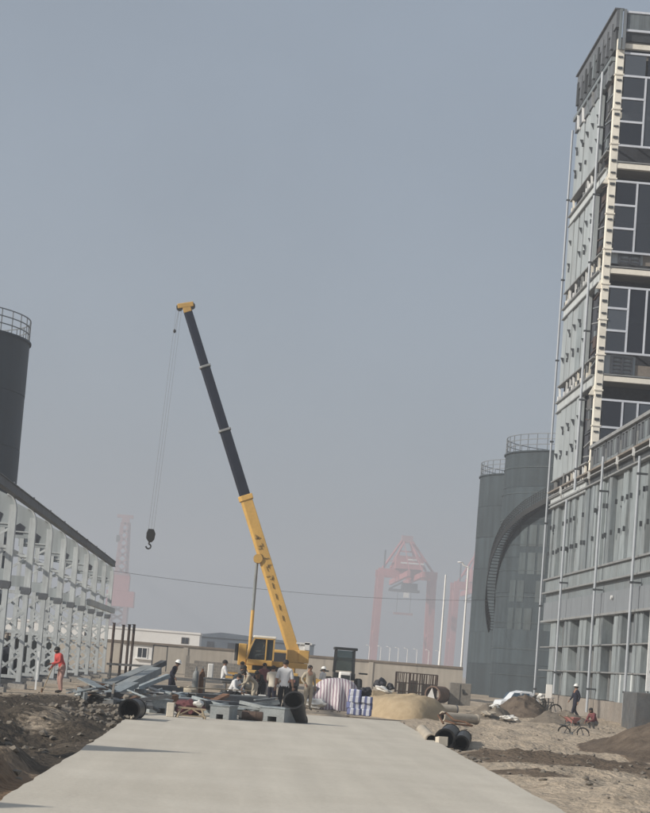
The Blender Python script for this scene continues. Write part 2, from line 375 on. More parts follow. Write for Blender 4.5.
# ------------------------------------------------------------------ concrete road
def road_mat():
    m = bpy.data.materials.new('road_concrete'); m.use_nodes = True; N = m.node_tree.nodes; L = m.node_tree.links; b = N['Principled BSDF']
    b.inputs['Roughness'].default_value = .85; b.inputs['Specular IOR Level'].default_value = .2
    tc = N.new('ShaderNodeTexCoord')
    n1 = N.new('ShaderNodeTexNoise'); n1.inputs['Scale'].default_value = .35; n1.inputs['Detail'].default_value = 9; n1.inputs['Roughness'].default_value = .65; L.new(tc.outputs['Object'], n1.inputs['Vector'])
    mp = N.new('ShaderNodeMapping'); mp.inputs['Scale'].default_value = (2.2, .12, 1); L.new(tc.outputs['Object'], mp.inputs[0])
    n2 = N.new('ShaderNodeTexNoise'); n2.inputs['Scale'].default_value = 1; n2.inputs['Detail'].default_value = 6; L.new(mp.outputs[0], n2.inputs['Vector'])
    n3 = N.new('ShaderNodeTexNoise'); n3.inputs['Scale'].default_value = 14; n3.inputs['Detail'].default_value = 6; L.new(tc.outputs['Object'], n3.inputs['Vector'])
    r = N.new('ShaderNodeValToRGB'); r.color_ramp.elements[0].position = .3; r.color_ramp.elements[0].color = (.475, .437, .372, 1); r.color_ramp.elements[1].position = .7; r.color_ramp.elements[1].color = (.545, .507, .44, 1)
    L.new(n1.outputs['Fac'], r.inputs[0])
    m2 = N.new('ShaderNodeMapRange'); m2.inputs[1].default_value = .3; m2.inputs[2].default_value = .7; m2.inputs[3].default_value = .93; m2.inputs[4].default_value = 1.06; L.new(n2.outputs['Fac'], m2.inputs[0])
    m3 = N.new('ShaderNodeMapRange'); m3.inputs[1].default_value = .3; m3.inputs[2].default_value = .7; m3.inputs[3].default_value = .94; m3.inputs[4].default_value = 1.05; L.new(n3.outputs['Fac'], m3.inputs[0])
    mu = N.new('ShaderNodeMath'); mu.operation = 'MULTIPLY'; L.new(m2.outputs[0], mu.inputs[0]); L.new(m3.outputs[0], mu.inputs[1])
    vs = N.new('ShaderNodeVectorMath'); vs.operation = 'SCALE'; L.new(r.outputs[0], vs.inputs[0]); L.new(mu.outputs[0], vs.inputs['Scale']); L.new(vs.outputs[0], b.inputs['Base Color'])
    bp = N.new('ShaderNodeBump'); bp.inputs['Strength'].default_value = .25; bp.inputs['Distance'].default_value = .02; L.new(n3.outputs['Fac'], bp.inputs['Height']); L.new(bp.outputs[0], b.inputs['Normal'])
    return m
MATS['road_concrete'] = road_mat()
road = tag(bpy.data.objects.new('road', None), 'pale concrete road slab running away to the crane', 'road', kind='structure'); COL.objects.link(road)
ylist = [-20, 6, 11, 16, 21, 26, 31, 36, 41, 46, 51, 56, 61, 64.6]
for a, b in zip(ylist, ylist[1:]):
    m = MB(); n = 12; top = []; jl = lambda yy: road_l(yy)+.035*fbm(yy, 1, .9, 4, 2)
    jr = lambda yy: road_r(yy)+.035*fbm(yy, 5, .9, 4, 7)
    L0 = [(jl(a+(b-a)*k/n), a+(b-a)*k/n) for k in range(n+1)]; R0 = [(jr(a+(b-a)*k/n), a+(b-a)*k/n) for k in range(n+1)]
    if b > 64: L0[-1] = (L0[-1][0], b-1.2); R0[-1] = (R0[-1][0], b+.5)
    poly = L0+R0[::-1]; poly = [(x, yy-(.004 if yy == b else 0)) for x, yy in poly]
    m.prism(poly[::-1], -.21, 0, 'z'); m.build('slab', 'road_concrete', road)

# loose clods, stones
m = MB()
for k in range(900):
    if k < 520: x = U(-8, -2.5); y = U(20, 66)
    elif k < 760: x = U(5, 17); y = U(30, 85)
    else: x = U(-5, 4); y = U(62, 90)
    if road_l(y)-.05 < x < road_r(y)+.05 and y < 65: continue
    s = U(.04, .16)*(1 if k < 520 else .7); m.blob((x, y, ground_h(x, y)+s*.15), (s*U(.8,1.5), s*U(.8,1.5), s*U(.5,.9)), k, .3, 1)
for k in range(170):
    x = U(4.9, 13); y = 45+U(-3.5, 3.5) if k < 120 else U(34, 40); sz = U(.03, .14)*(1 if k % 7 else 1.5)
    if x < road_r(y)+.15: continue
    m.blob((x, y, ground_h(x, y)+sz*.15), (sz*U(.8,1.6), sz*U(.8,1.6), sz*U(.5,.8)), k+4000, .35, 1)
for k in range(260):
    x = U(-4.6, -2.65); y = U(45, 58); sz = U(.06, .22); m.blob((x, y, ground_h(x, y)+sz*.2), (sz*U(.8,1.5), sz*U(.8,1.5), sz*U(.5,.9)), k+2000, .3, 1)
o = m.build('rubble', 'stone'); tag(o, 'scattered clods and broken stones on the bare ground', 'rubble', kind='stuff')

# ------------------------------------------------------------------ building on the right: tall tower and lower hall
FX = 19.0
hall = thing('factory_hall', 'long grey sheet-clad hall below and in front of the tall tower', 'building', (FX, 100, 0))
tower = thing('tower_building', 'tall unfinished steel tower with dark glazed bays rising over the hall', 'building', (FX, 113.3, 0))
def place(name, me, parent, wx, wy, wz, rot=None):
    l = parent.location; return link(name, me, parent, (wx-l.x, wy-l.y, wz-l.z), rot)
# hall core
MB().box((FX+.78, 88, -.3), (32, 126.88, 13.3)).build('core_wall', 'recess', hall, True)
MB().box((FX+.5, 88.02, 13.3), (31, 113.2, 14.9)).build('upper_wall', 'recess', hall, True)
for k in range(8):
    y0 = 88+k*5.0
    MB().box((FX-.06, y0+.015, -.3), (FX+.77, y0+4.985, .9)).build('plinth', 'plinth', hall, True)
def panel_mesh(name, w, h, mat, depth=.24, rib=True):
    """folded sheet panel: outer face towards -x, returns on both sides, one raised rib"""
    e = .05; pr = [(.0+depth, 0), (.0, .012), (.0, w*.32)]
    if rib: pr += [(-e, w*.36), (-e, w*.46), (0, w*.50)]
    pr += [(0, w-.012), (depth, w)]
    m = MB(); n = len(pr)
    vs = [(x, y, 0) for x, y in pr]+[(x, y, h) for x, y in pr]
    m.add(vs, [(k, k+1, n+k+1, n+k) for k in range(n-1)]+[tuple(range(n)), tuple(range(n, 2*n))]); return m.mesh(name, mat)
def bracket_mesh(name, mat, w=.32, h=.5, d=.2):
    m = MB(); m.add([(0,0,0),(0,w,0),(d,w,0),(d,0,0),(d*.9,w/2,-h),(d,w/2,-h)], [(0,1,2,3),(0,4,1),(0,3,5,4),(1,4,5,2),(2,5,3)]); return m.mesh(name, mat)
brk = bracket_mesh('bracket', 'recess', .6, .62, .2); brk_s = bracket_mesh('bracket_small', 'recess', .16, .32, .16)
lug = MB().cbox((0,0,0), (.12,.1,.26)).mesh('lug', 'recess')
MODW = 10.6/8
def mod_rows(z0, z1, y_from, y_to, parent, kinds, gap_p, brackets, lugs=(), seed=1):
    rnd = random.Random(seed); h = z1-z0; y = y_from; wfull = MODW-.03
    wide = panel_mesh('panel', wfull, h, kinds[0], .45, rib=False); wide_b = panel_mesh('panel', wfull, h, kinds[1], .45); nar = panel_mesh('panel', wfull-.62, h, kinds[0], .45, rib=False); nar_b = panel_mesh('panel', wfull-.45, h, kinds[1], .45, rib=False); idx = 0
    while y+MODW <= y_to+.01:
        idx += 1; gap = (idx % 4 == 1) if brackets else rnd.random() < gap_p*.7; dk = rnd.random() < .35 and not brackets; dx = rnd.choice((0, 0, .05, .16, .30))+rnd.uniform(0, .03)
        if gap:
            o = place('panel', nar_b if dk else nar, parent, FX+dx, y+(.45 if dk else .62), z0)
            if brackets: place('bracket', brk, parent, FX+.02, y+.01, z1-.02)
            elif rnd.random() < .5: place('bracket', brk_s, parent, FX+.04, y+.12, z0+h*.62)
        else:
            o = place('panel', wide_b if dk else wide, parent, FX+dx, y+.015, z0)
        o.rotation_euler = (0, rnd.uniform(-.004, .004), rnd.uniform(-.012, .012))
        for lz in lugs:
            if rnd.random() < .7: place('lug', lug, parent, FX-.06, y+rnd.choice((.25, .6, .95)), lz+rnd.uniform(-.05, .05))
        y += MODW
Y0, Y1 = 88.0, 126.9
NICHES = [91.9+5.3*k for k in range(7)]                  # recessed bays, 3.1 m wide, between sheet-clad piers
for ri, (z0, z1) in enumerate(((.93, 2.32), (2.40, 3.76), (3.84, 5.34))):
    h = z1-z0; rnd = random.Random(40+ri)
    pr = panel_mesh('pier_panel', 1.07, h, 'zinc', .62, rib=False); pr2 = panel_mesh('pier_panel', 1.07, h, 'zinc_b', .62); bk = panel_mesh('back_panel', 1.01, h, 'zinc_b', .16, rib=False); bk2 = panel_mesh('back_panel', 1.01, h, 'zinc', .16)
    big = MB().box((0, .02, .04), (.06, 3.06, h-.04)).mesh('shutter', 'zinc_smooth')
    for k, y in enumerate([NICHES[0]-5.3]+NICHES):
        for q in range(2):
            yy = y+3.11+q*1.09
            if yy+1.07 < Y1 and yy > Y0: place('pier_panel', pr if rnd.random() < .7 else pr2, hall, FX+rnd.uniform(0, .05), yy, z0)
        if y < Y0 or y+3.1 > Y1: continue
        if k == 2 and ri: place('shutter', big, hall, FX+.52, y, z0)
        else:
            for q in range(3): place('back_panel', rnd.choice((bk, bk, bk2)), hall, FX+.52+rnd.uniform(-.03, .06), y+.02+q*1.03, z0)
        for q in range(1, 3):
            if rnd.random() < .5 and k != 2: MB().box((FX+.30, y+q*1.03-.04, z0), (FX+.5, y+q*1.03+.04, z1)).build('stud', 'ledge', hall, True)
mod_rows(8.12, 12.8, Y0+.1, Y1, hall, ('zinc', 'zinc_b'), .5, False, (9.7, 11.3), seed=6)
def ledge(z, h, d, parent, y0=Y0, y1=Y1, mat='ledge', x=FX):
    MB().box((x-d, y0, z-h/2), (x+.77, y1, z+h/2)).build('ledge', mat, parent, True)
ledge(2.36, .07, .07, hall); ledge(3.80, .07, .07, hall); ledge(5.41, .12, .16, hall); ledge(7.2, .09, .18, hall); ledge(8.05, .10, .16, hall); ledge(12.86, .09, .12, hall); ledge(13.35, .07, .2, hall); ledge(13.62, .10, .26, hall, mat='plinth')
flat = MB().box((0, .02, 0), (.1, 3.5, 1.12)).mesh('flat_panel', 'zinc_smooth')
for k in range(11): place('flat_panel', flat, hall, FX+.01, Y0+.06+k*3.53, 5.48) if k*3.53+3.5 < Y1-Y0 else None
MB().box((FX+.1, Y0+.02, 6.62), (FX+.77, Y1-.02, 7.14)).build('dark_strip', 'zinc_b', hall, True)
m = MB(); y = Y0
while y < Y1-.3: m.box((FX-.02, y, 7.26), (FX+.2, y+.26, 7.99)); y += .3
m.build('corrugated_beam', 'zinc', hall, True); 
MB().box((FX+.05, Y0, 12.92), (FX+.3, Y1, 13.30)).build('dark_strip', 'recess', hall, True)
# clerestory / parapet of the hall (ends at the tower)
wfr = MB()
y = 112.9; k = 0
while y > 89:
    MB().box((FX+.02, y-.42, 13.68), (FX+.4, y, 15.0)).build('parapet_post', 'recess', hall, True)
    MB().box((FX+.1, y-4.2, 13.68), (FX+.3, y-.43, 14.05)).build('parapet_panel', 'zinc_b', hall, True)
    for q in range(4):
        ya = y-.55-q*.9
        f = MB(); f.box((FX+.06, ya-.84, 14.06), (FX+.2, ya-.78, 14.98)).box((FX+.06, ya-.06, 14.06), (FX+.2, ya, 14.98)).box((FX+.06, ya-.78, 14.90), (FX+.2, ya-.06, 14.98)).build('window_frame', 'zinc_smooth' if q != 2 else 'zinc_b', hall, True)
        if q == 2: MB().box((FX+.1, ya-.78, 14.06), (FX+.16, ya-.06, 14.9)).build('parapet_panel', 'zinc_b', hall, True)
        else: MB().box((FX+.14, ya-.78, 14.06), (FX+.16, ya-.06, 14.9)).build('pane', 'window_dark', hall, True)
    y -= 4.2
MB().box((FX-.1, 88, 15.02), (FX+.45, 113.0, 15.2)).build('coping', 'ledge', hall, True)
for y in (111.5, 107.2, 103.0, 98.6, 94.4, 121.5):
    b = MB().box((FX-.32, y-.05, 13.18), (FX-.2, y+.05, 13.6)); b.bar((FX-.25, y, 13.3), (FX-.12, y+.35, 12.95), .09); b.build('bracket_white', 'white_paint', hall, True)
    MB().box((FX-.24, y-.5, 13.7), (FX-.16, y-.4, 14.4)).build('stub_post', 'ledge', hall, True)
MB().tube((FX-.02, 103.1, 6.25), (FX-.12, 103.1, 6.25), .11, n=12).build('round_lamp', 'white_paint', hall, True)
# standing pipes on stand-off brackets
def standpipe(y, z0, z1, parent, x=FX-.42, r=.07, step=5.3):
    p = MB().tube((x, y, z0), (x, y, z1), r, n=10); z = z0+1.2
    p.build('standpipe', 'pipe_white', parent, True, smooth=True)
    while z < z1:
        MB().box((x-.1, y-.09, z), (FX+.02, y+.09, z+.09)).build('pipe_bracket', 'recess', parent, True); z += step
standpipe(127.6, -.1, 37.6, hall, x=FX-.12); standpipe(117.8, 1, 12.5, hall); standpipe(106.3, .2, 13.9, hall); standpipe(96.1, .2, 12.9, hall)
# plaster infill shapes low on the wall: folded door leaves
for k in range(9):
    ya = 96.4+k*.48; MB().add([(FX-.04, ya, .2), (FX+.15, ya+.24, .2), (FX-.04, ya+.44, .2), (FX-.04, ya, 2.3), (FX+.15, ya+.24, 2.3), (FX-.04, ya+.44, 2.3), (FX+.2, ya, .2), (FX+.2, ya+.44, .2), (FX+.2, ya, 2.3), (FX+.2, ya+.44, 2.3)], [(0,1,4,3),(1,2,5,4),(0,3,8,6),(2,7,9,5)]).build('folding_leaf', 'zinc_b' if k % 3 else 'steel_grey', hall, True)

# tower: side face towards the road
TY0, TY1 = 113.3, 126.9; TOP = 41.0
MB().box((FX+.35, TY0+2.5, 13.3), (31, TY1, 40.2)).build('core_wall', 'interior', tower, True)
for z in (13.35, 19.15, 25.45, 31.65, 38.2): MB().box((FX+.36, TY0+.32, z), (31, TY0+2.49, z+.3)).build('floor_slab', 'block_grey', tower, True)
tp = [(14.4, 18.75), (20.55, 24.9), (26.65, 31.0), (32.75, 37.1)]
for i, (z0, z1) in enumerate(tp):
    rnd = random.Random(20+i); h = z1-z0; w = 1.95
    pa = panel_mesh('panel', w-.03, h, 'zinc_light', rib=False); pb = panel_mesh('panel', w-.03, h, 'zinc', rib=False); pn = panel_mesh('panel', w-.4, h, 'zinc_light', rib=False)
    y = TY1-.05-w
    while y > TY0+2.6:
        r = rnd.random(); dx = rnd.uniform(-.03, .03)
        o = place('panel', pn if r < .25 else (pb if r < .45 else pa), tower, FX+dx, y+(.37 if r < .25 else 0), z0)
        o.rotation_euler = (0, rnd.uniform(-.004, .004), rnd.uniform(-.012, .012))
        for lz in (z0+1.25, z0+2.75):
            if rnd.random() < .75: MB().prism([(FX-.02, lz), (FX-.02, lz+.4), (FX-.22, lz+.4)], y+.5, y+.6).build('bracket', 'recess', tower, True)
            if rnd.random() < .5: place('lug', lug, tower, FX-.06, y+rnd.uniform(.2, .9), lz)
        y -= w
    # open strip of beams, corbels below the panels
    MB().box((FX-.1, TY0+.5, z0-.09), (FX+.3, TY1, z0-.01)).build('ledge', 'ledge', tower, True)
    MB().box((FX-.16, TY0+.5, z0-1.16), (FX+.3, TY1, z0-1.06)).build('ledge', 'ledge', tower, True)
    MB().box((FX-.03, TY0+.5, z0-1.72), (FX+.3, TY1-.1, z0-1.17)).build('edge_beam', 'steel_grey', tower, True)
    MB().box((FX-.12, TY0+.5, z0-1.80), (FX+.3, TY1, z0-1.73)).build('ledge', 'ledge', tower, True)
    y = TY0+1.2
    while y < TY1-.6:
        if rnd.random() < .75:
            c = MB(); c.bar((FX+.05, y, z0-1.05), (FX+.05, y+rnd.uniform(-.3, .5), z0-.12), .10, .12, (1,0,0)); c.box((FX-.12, y-.12, z0-1.05), (FX+.1, y+.12, z0-.75)); c.build('corbel', rnd.choice(('white_paint', 'ledge', 'recess', 'cream')), tower, True)
        y += rnd.uniform(.6, 1.3)
standpipe(115.85, 12.9, 38.0, tower, x=FX-.3, r=.08, step=4.1)
# ragged strip between the standing pipe and the corner column
rnd = random.Random(5); z = 13.8
while z < 38:
    MB().bar((FX+.1, TY0+.4, z), (FX+.1, TY0+2.5, z+rnd.uniform(-.3, .3)), .07, .12, (1,0,0)).build('cross_tie', rnd.choice(('ledge', 'recess', 'zinc_b', 'post_rust')), tower, True)
    if rnd.random() < .5: MB().box((FX+.02, TY0+.5+rnd.uniform(0, 1), z+.1), (FX+.12, TY0+1.4+rnd.uniform(0, .8), z+.1+rnd.uniform(.3, .7))).build('loose_sheet', rnd.choice(('zinc_b', 'plate_dark', 'post_rust')), tower, True)
    z += rnd.uniform(.55, .95)
# cream corner column and more columns along the front face
def front_column(x, name='column'):
    c = MB().box((x, TY0, 13.3), (x+.44, TY0+.4, 39.3)).build(name, 'cream', tower, True, bevel=.02)
    z = 14.0; k = 0
    while z < 38.8:
        MB().box((x+.08, TY0-.06, z), (x+.36, TY0+.02, z+(.09 if k % 2 else .14))).build('bolt_plate', 'recess', c, True)
        if k % 3 == 0: MB().box((x-.05, TY0-.05, z+.35), (x+.49, TY0+.3, z+.43)).build('stiffener', 'cream', c, True)
        if k in (6, 15, 24): MB().prism([(x-.32, z+.1), (x, z+.1), (x, z+.75)], TY0+.05, TY0+.25).build('gusset', 'cream', c, True)
        k += 1; z += .69
for x in (FX+.06, 25.0, 30.6): front_column(x)
for z in (19.1, 25.4, 31.6, 38.75):
    MB().box((FX+.51, TY0+.02, z), (31, TY0+.34, z+.30)).build('floor_beam', 'cream', tower, True)
    MB().box((FX+.5, TY0-.02, z+.34), (31, TY0+.3, z+.42)).build('floor_edge', 'ledge', tower, True)
# glazing bars and panes on the front face
xmull = [FX+.52, 20.72, 21.85, 23.0, 24.1, 24.98]
bands = [(14.2, (16.42, 18.0), (20.72, 21.6)), (19.55, (20.78, 22.05, 23.35, 24.6), (20.68, 21.72)), (26.0, (26.66, 28.05, 29.42, 30.82), (20.76, 21.9)), (32.1, (32.95, 34.37, 35.76, 37.1, 38.45), (20.86, 22.0))]
for zb, trs, ml in bands:
    xs_ = [FX+.51]+list(ml)+[23.3, 24.99]
    if zb < 15: trs = (15.2,)+trs
    zt = trs[-1]
    for i, tz in enumerate(trs):
        full = i in (0, len(trs)-1) or (zb > 32 and i == 3)
        MB().box((FX+.5, TY0-.03, tz-.06), (24.99 if full else xs_[1], TY0+.07, tz+.06)).build('transom', 'frame_white', tower, True)
    ztop = trs[-1] if zb < 32 else trs[-2]
    for xm in xs_[1:-1]: MB().box((xm-.055, TY0-.025, trs[0]+.06), (xm+.055, TY0+.065, ztop-.06)).build('mullion', 'frame_white', tower, True)
    for i in range(len(trs)-1):
        for j in range(len(xs_)-1):
            if j and i and not (zb > 32 and i == 3): continue
            za, zc = trs[i], trs[i+1]
            if j: zc = ztop if i == 0 else trs[i+1]
            MB().box((xs_[j]+.06, TY0+.015, za+.07), (xs_[j+1]-.06, TY0+.03, zc-.07)).build('pane', 'tower_glass', tower, True)
    # railing / louvre stub above each slab edge
    if zb in (19.55, 26.0):
        xa = 19.95 if zb > 20 else 19.9
        g = MB(); g.box((xa, TY0+.1, zb+.02), (xa+.14, TY0+.2, zb+1.0)); g.box((xa+.62, TY0+.1, zb+.02), (xa+.74, TY0+.2, zb+1.0)); g.box((xa+1.2, TY0+.1, zb+.02), (xa+1.28, TY0+.2, zb+1.0))
        for q in range(5): g.box((xa, TY0+.11, zb+.06+q*.22), (xa+1.26, TY0+.19, zb+.14+q*.22))
        g.build('louvre', 'interior', tower, True); MB().box((FX+.52, TY0+.24, zb+.02), (xa+1.44, TY0+.29, zb+1.1)).build('spandrel', 'zinc_light', tower, True)
        MB().box((xa+1.45, TY0+.25, zb+.02), (24.9, TY0+.3, zb+.62)).build('spandrel', 'plinth', tower, True)
for x in (20.2, 22.6): MB().bar((x, TY0+1.2, 35.0), (x+1.6, TY0+1.2, 38.2), .16).build('inner_brace', 'steel_dark', tower, True)
for z in (35.2, 23.0, 29.0): MB().box((19.6, TY0+2.2, z), (31, TY0+2.45, z+.35)).build('inner_beam', 'cream' if z > 30 else 'steel_dark', tower, True)
# parapet
MB().box((FX-.12, TY0-.1, 39.95), (FX+.2, TY1, TOP)).build('parapet_side', 'steel_dark', tower, True)
MB().box((FX-.25, TY0-.12, TOP), (FX+.3, TY1+.1, TOP+.08)).build('coping', 'steel_dark', tower, True)
MB().box((FX-.04, TY0+.3, 38.7), (FX+.2, TY1, 39.9)).build('parapet_side', 'recess', tower, True)
for k in range(9): MB().box((FX-.2, TY0+.8+k*1.5, 38.9), (FX-.04, TY0+1.2+k*1.5, 40.4)).build('parapet_stay', random.choice(('recess', 'steel_dark', 'zinc_b')), tower, True)
MB().box((FX-.2, TY0+.4, 38.05), (FX+.25, TY1+.3, 38.3)).build('ledge', 'zinc_b', tower, True)
MB().box((FX-.08, TY0+.4, 37.2), (FX+.2, TY1, 38.0)).build('edge_beam', 'steel_dark', tower, True)
for k in range(7): MB().bar((FX-.1, TY0+1+k*1.8, 37.0), (FX-.1, TY0+1.4+k*1.8, 38.05), .12, .2, (1,0,0)).build('corbel', random.choice(('white_paint', 'zinc_b', 'ledge')), tower, True)
MB().box((FX+.55, TY0-.1, 39.86), (31.2, TY0+.3, 40.82)).build('parapet_front', 'zinc_b', tower, True)
MB().box((FX+.5, TY0-.16, 40.83), (31.2, TY0+.35, 40.95)).build('coping', 'frame_white', tower, True)
MB().box((FX+.5, TY0-.14, 39.72), (31.2, TY0+.3, 39.85)).build('coping', 'frame_white', tower, True)
MB().box((FX+.55, TY0-.02, 39.1), (31.1, TY0+.3, 39.7)).build('parapet_front', 'recess', tower, True)
for dx in (.06, .3): MB().box((FX+dx, TY0-.2, 38.6), (FX+dx+.16, TY0-.05, TOP+.02)).build('corner_post', 'zinc_b' if dx < .2 else 'zinc_smooth', tower, True)

# white board over a grey block at the near end of the hall
wb_ = thing('site_board', 'tall white board with small marks standing on a block at the hall corner', 'board', (18.3, 90, 1.5))
MB().box((18.33, 89.9, 1.58), (19.5, 90.05, 6.5)).build('face', 'white_paint', wb_, True)
for z in (3.9, 2.4): MB().box((18.45, 89.88, z), (18.7, 89.9, z+.12)).build('mark', 'recess', wb_, True); MB().box((18.52, 89.88, z-.22), (18.58, 89.9, z)).build('mark', 'recess', wb_, True)
for x in (18.4, 19.3): MB().box((x, 90.06, 1.5), (x+.1, 90.16, 6.3)).build('post', 'steel_grey', wb_, True)
solo(MB().box((17.45, 87.6, -.25), (19.4, 90.6, 1.5)), 'machine_block', 'plate_dark', 'dark grey block under the white board beside the hall', 'block', (18.4, 89, -.25), bevel=.04)

# ------------------------------------------------------------------ storage tanks
def tank(name, label, c, R, H, mat, rail_h=1.35, nposts=36, rows=6, group='storage tanks', patch=False):
    t = thing(name, label, 'tank', (c[0], c[1], -.2), 0, group)
    n = 64; rr = H/rows
    for k in range(rows):                                 # courses of curved plate, each slightly proud of the next
        e = .012*(k % 2); MB().lathe([(R+e, k*rr+.03), (R+e, (k+1)*rr-.02), (R-.03, (k+1)*rr-.02), (R-.03, (k+1)*rr+.03)], n=n).build('shell_course', mat, t, smooth=True)
    MB().lathe([(R+.12, H-.02), (R+.12, H+.1), (R-.05, H+.1), (0, H+.9)], n=n).build('roof', mat, t, smooth=True)
    post = MB().tube((0,0,0), (0,0,rail_h), .035, n=6).mesh('rail_post', 'rail_steel')
    for k in range(nposts):
        a = 2*math.pi*k/nposts; link('rail_post', post, t, (R*.995*math.cos(a), R*.995*math.sin(a), H+.08))
    for f in (.36, .68, 1.0):
        m = MB(); m.lathe([(R*.995+.03, H+.08+rail_h*f-.03), (R*.995+.03, H+.08+rail_h*f+.03), (R*.995-.03, H+.08+rail_h*f+.03), (R*.995-.03, H+.08+rail_h*f-.03), (R*.995+.03, H+.08+rail_h*f-.03)], n=72); m.build('rail', 'rail_steel', t, smooth=True)
    return t
tank('storage_tank', 'dark blue-black tank with roof railing behind the steel columns', (-22.4, 130), 7.0, 21.1, 'tank_dark', 1.45, 40)
t2 = tank('storage_tank', 'grey tank wound by a curved outside stair behind the hall', (30.1, 180), 7.5, 22.0, 'tank_grey', 1.5, 42, 7)
tank('storage_tank', 'narrower grey tank half hidden behind the stair tank', (30.4, 201), 7.6, 21.9, 'tank_grey', 1.4, 42, 7)
# cleaner square patches where plates were wiped, each a thin riveted plate
for k in range(24):
    a0 = R_(206+(k % 6)*8); zz = 6.2+(k//6)*2.45; RR = 7.53
    if k in (3, 8, 16, 18, 12): continue
    MB().lathe([(RR, zz), (RR, zz+1.9), (RR-.03, zz+1.9)], n=4, a0=a0, a1=a0+R_(6.2)).build('plate_patch', 'tank_patch', t2, smooth=True)
for tk, RR, HH in ((t2, 7.56, 22.0),):
    for k in range(9): MB().lathe([(RR, 2.2+k*2.3), (RR, 2.26+k*2.3), (RR-.04, 2.26+k*2.3)], n=40, a0=R_(150), a1=R_(300)).build('net_band', 'tank_patch', tk, smooth=True)
m_in = MB(); m_in2 = MB(); m_out = MB(); Rb = 7.55; steps = 64
for k in range(steps):
    deg = 152+k*1.55; z = float(np.interp(deg, (152,163,175,188,203,221,237,252), (6.2,8.0,10.2,12.6,14.75,16.5,17.7,18.6))); a = R_(deg)
    dx, dy = math.cos(a), math.sin(a); tx, ty = -dy, dx
    s_ = MB(); c0 = Vector((dx*(Rb+.42), dy*(Rb+.42), z))
    s_.bar((dx*Rb, dy*Rb, z), (dx*(Rb+.85), dy*(Rb+.85), z), .26, .05); s_.build('tread', 'stair_dark', t2)
    if True: MB().tube((dx*(Rb+.83), dy*(Rb+.83), z), (dx*(Rb+.83), dy*(Rb+.83), z+1.0), .03, n=5).build('baluster', 'stair_dark', t2)
    if k:
        for off, mm_ in ((.03, m_in), (.86, m_in2)): mm_.bar((px_*(Rb+off), py_*(Rb+off), pz_-.14), (dx*(Rb+off), dy*(Rb+off), z-.14), .06, .46)
        for hh in (.35, .6, .8, 1.0): m_out.bar((px_*(Rb+.83), py_*(Rb+.83), pz_+hh), (dx*(Rb+.83), dy*(Rb+.83), z+hh), .05, .05)
    px_, py_, pz_ = dx, dy, z
m_in.build('stringer', 'stair_dark', t2); m_in2.build('stringer', 'stair_dark', t2); m_out.build('handrail', 'stair_dark', t2)

# ------------------------------------------------------------------ steel frame on the left
frame = thing('steel_colonnade', 'row of pale grey laced steel columns under a dark eaves beam', 'steel frame', (-8, 61, 0))
CY = [61.6+6.56*k for k in range(10)]; CX = -8.0; TOPZ = 6.85
LEGW, DEP = .18, 1.25
arc = [(CX-.0, 5.5)]
for k in range(7):
    a = k/6*math.pi/2; arc.append((CX-.34+.34*math.cos(a), 5.98+.56*math.sin(a)))
web_poly = [(CX-DEP-.05, 5.42), (CX, 5.42)]+arc[1:]+[(CX-DEP-.6, 7.15), (CX-DEP-.6, 6.3), (CX-DEP-.05, 5.7)]
def rel(mb, y): mb.v = [(p[0]-CX, p[1]-y, p[2]) for p in mb.v]; return mb
legm = rel(MB().box((CX-LEGW, -.16, .12), (CX, -.13, 3.5)).box((CX-LEGW, .13, .12), (CX, .16, 3.5)).box((CX-LEGW*.5-.02, -.13, .12), (CX-LEGW*.5+.02, .13, 3.5)), 0).mesh('leg', 'steel_grey')
webm = rel(MB().prism(web_poly, -.05, .05), 0).mesh('web_plate', 'zinc_light')
low_web = rel(MB().prism([(CX-DEP, 3.62), (CX, 3.62), (CX, 4.02), (CX-DEP, 4.02)], -.05, .05), 0).mesh('web_plate', 'zinc_light'); mid_tie = rel(MB().box((CX-DEP+.1, -.06, 0), (CX-.1, .06, .1)), 0).mesh('tie_plate', 'steel_grey'); mid_br = rel(MB().bar((CX-DEP+.12, 0, 4.05), (CX-.15, 0, 4.72), .08, .06, (0,1,0)), 0).mesh('lacing_bar', 'steel_grey')
stripm = rel(MB().box((CX-.20, -.13, 3.62), (CX, -.06, 6.2)), 0).mesh('front_strip', 'steel_grey'); strip2 = rel(MB().box((CX-DEP, -.13, 3.62), (CX-DEP+.16, -.06, 6.2)), 0).mesh('front_strip', 'steel_grey')
edgem = MB()
for p, q in zip([(CX, 3.52)]+arc, arc): edgem.bar((p[0]+.02, 0, p[1]), (q[0]+.02, 0, q[1]), .34, .05, (1, 0, 0))
edgem = rel(edgem, 0).mesh('flange', 'steel_grey')
corb = rel(MB().prism([(CX-.30, 3.36), (CX+.02, 3.36), (CX+.06, 3.45), (CX+.06, 3.60), (CX-.30, 3.60)], -.18, .18), 0).mesh('corbel', 'steel_dark')
base = rel(MB().box((CX-LEGW-.1, -.28, .05), (CX+.1, .28, .12)), 0).mesh('base_plate', 'steel_dark')
foot = rel(MB().box((CX-LEGW-.25, -.42, -.6), (CX+.2, .42, .05)), 0).mesh('footing', 'footing')
tie = rel(MB().box((CX-DEP+LEGW, -.1, -.06), (CX-LEGW, .1, .06)), 0).mesh('tie_plate', 'steel_grey')
bw = DEP-2*LEGW
lac1 = rel(MB().bar((CX-DEP+LEGW*.7, -.14, 0), (CX-LEGW*.7, -.14, .8), .085, .05, (0,1,0)), 0).mesh('lacing_bar', 'steel_grey')
lac2 = rel(MB().bar((CX-LEGW*.7, -.085, 0), (CX-DEP+LEGW*.7, -.085, .8), .085, .05, (0,1,0)), 0).mesh('lacing_bar', 'steel_grey')
hole1 = rel(MB().prism([(CX-.98, 0), (CX-.40, 0), (CX-.40, 1.05), (CX-.98, 1.05)], -.065, -.052), 0).mesh('man_hole', 'interior')
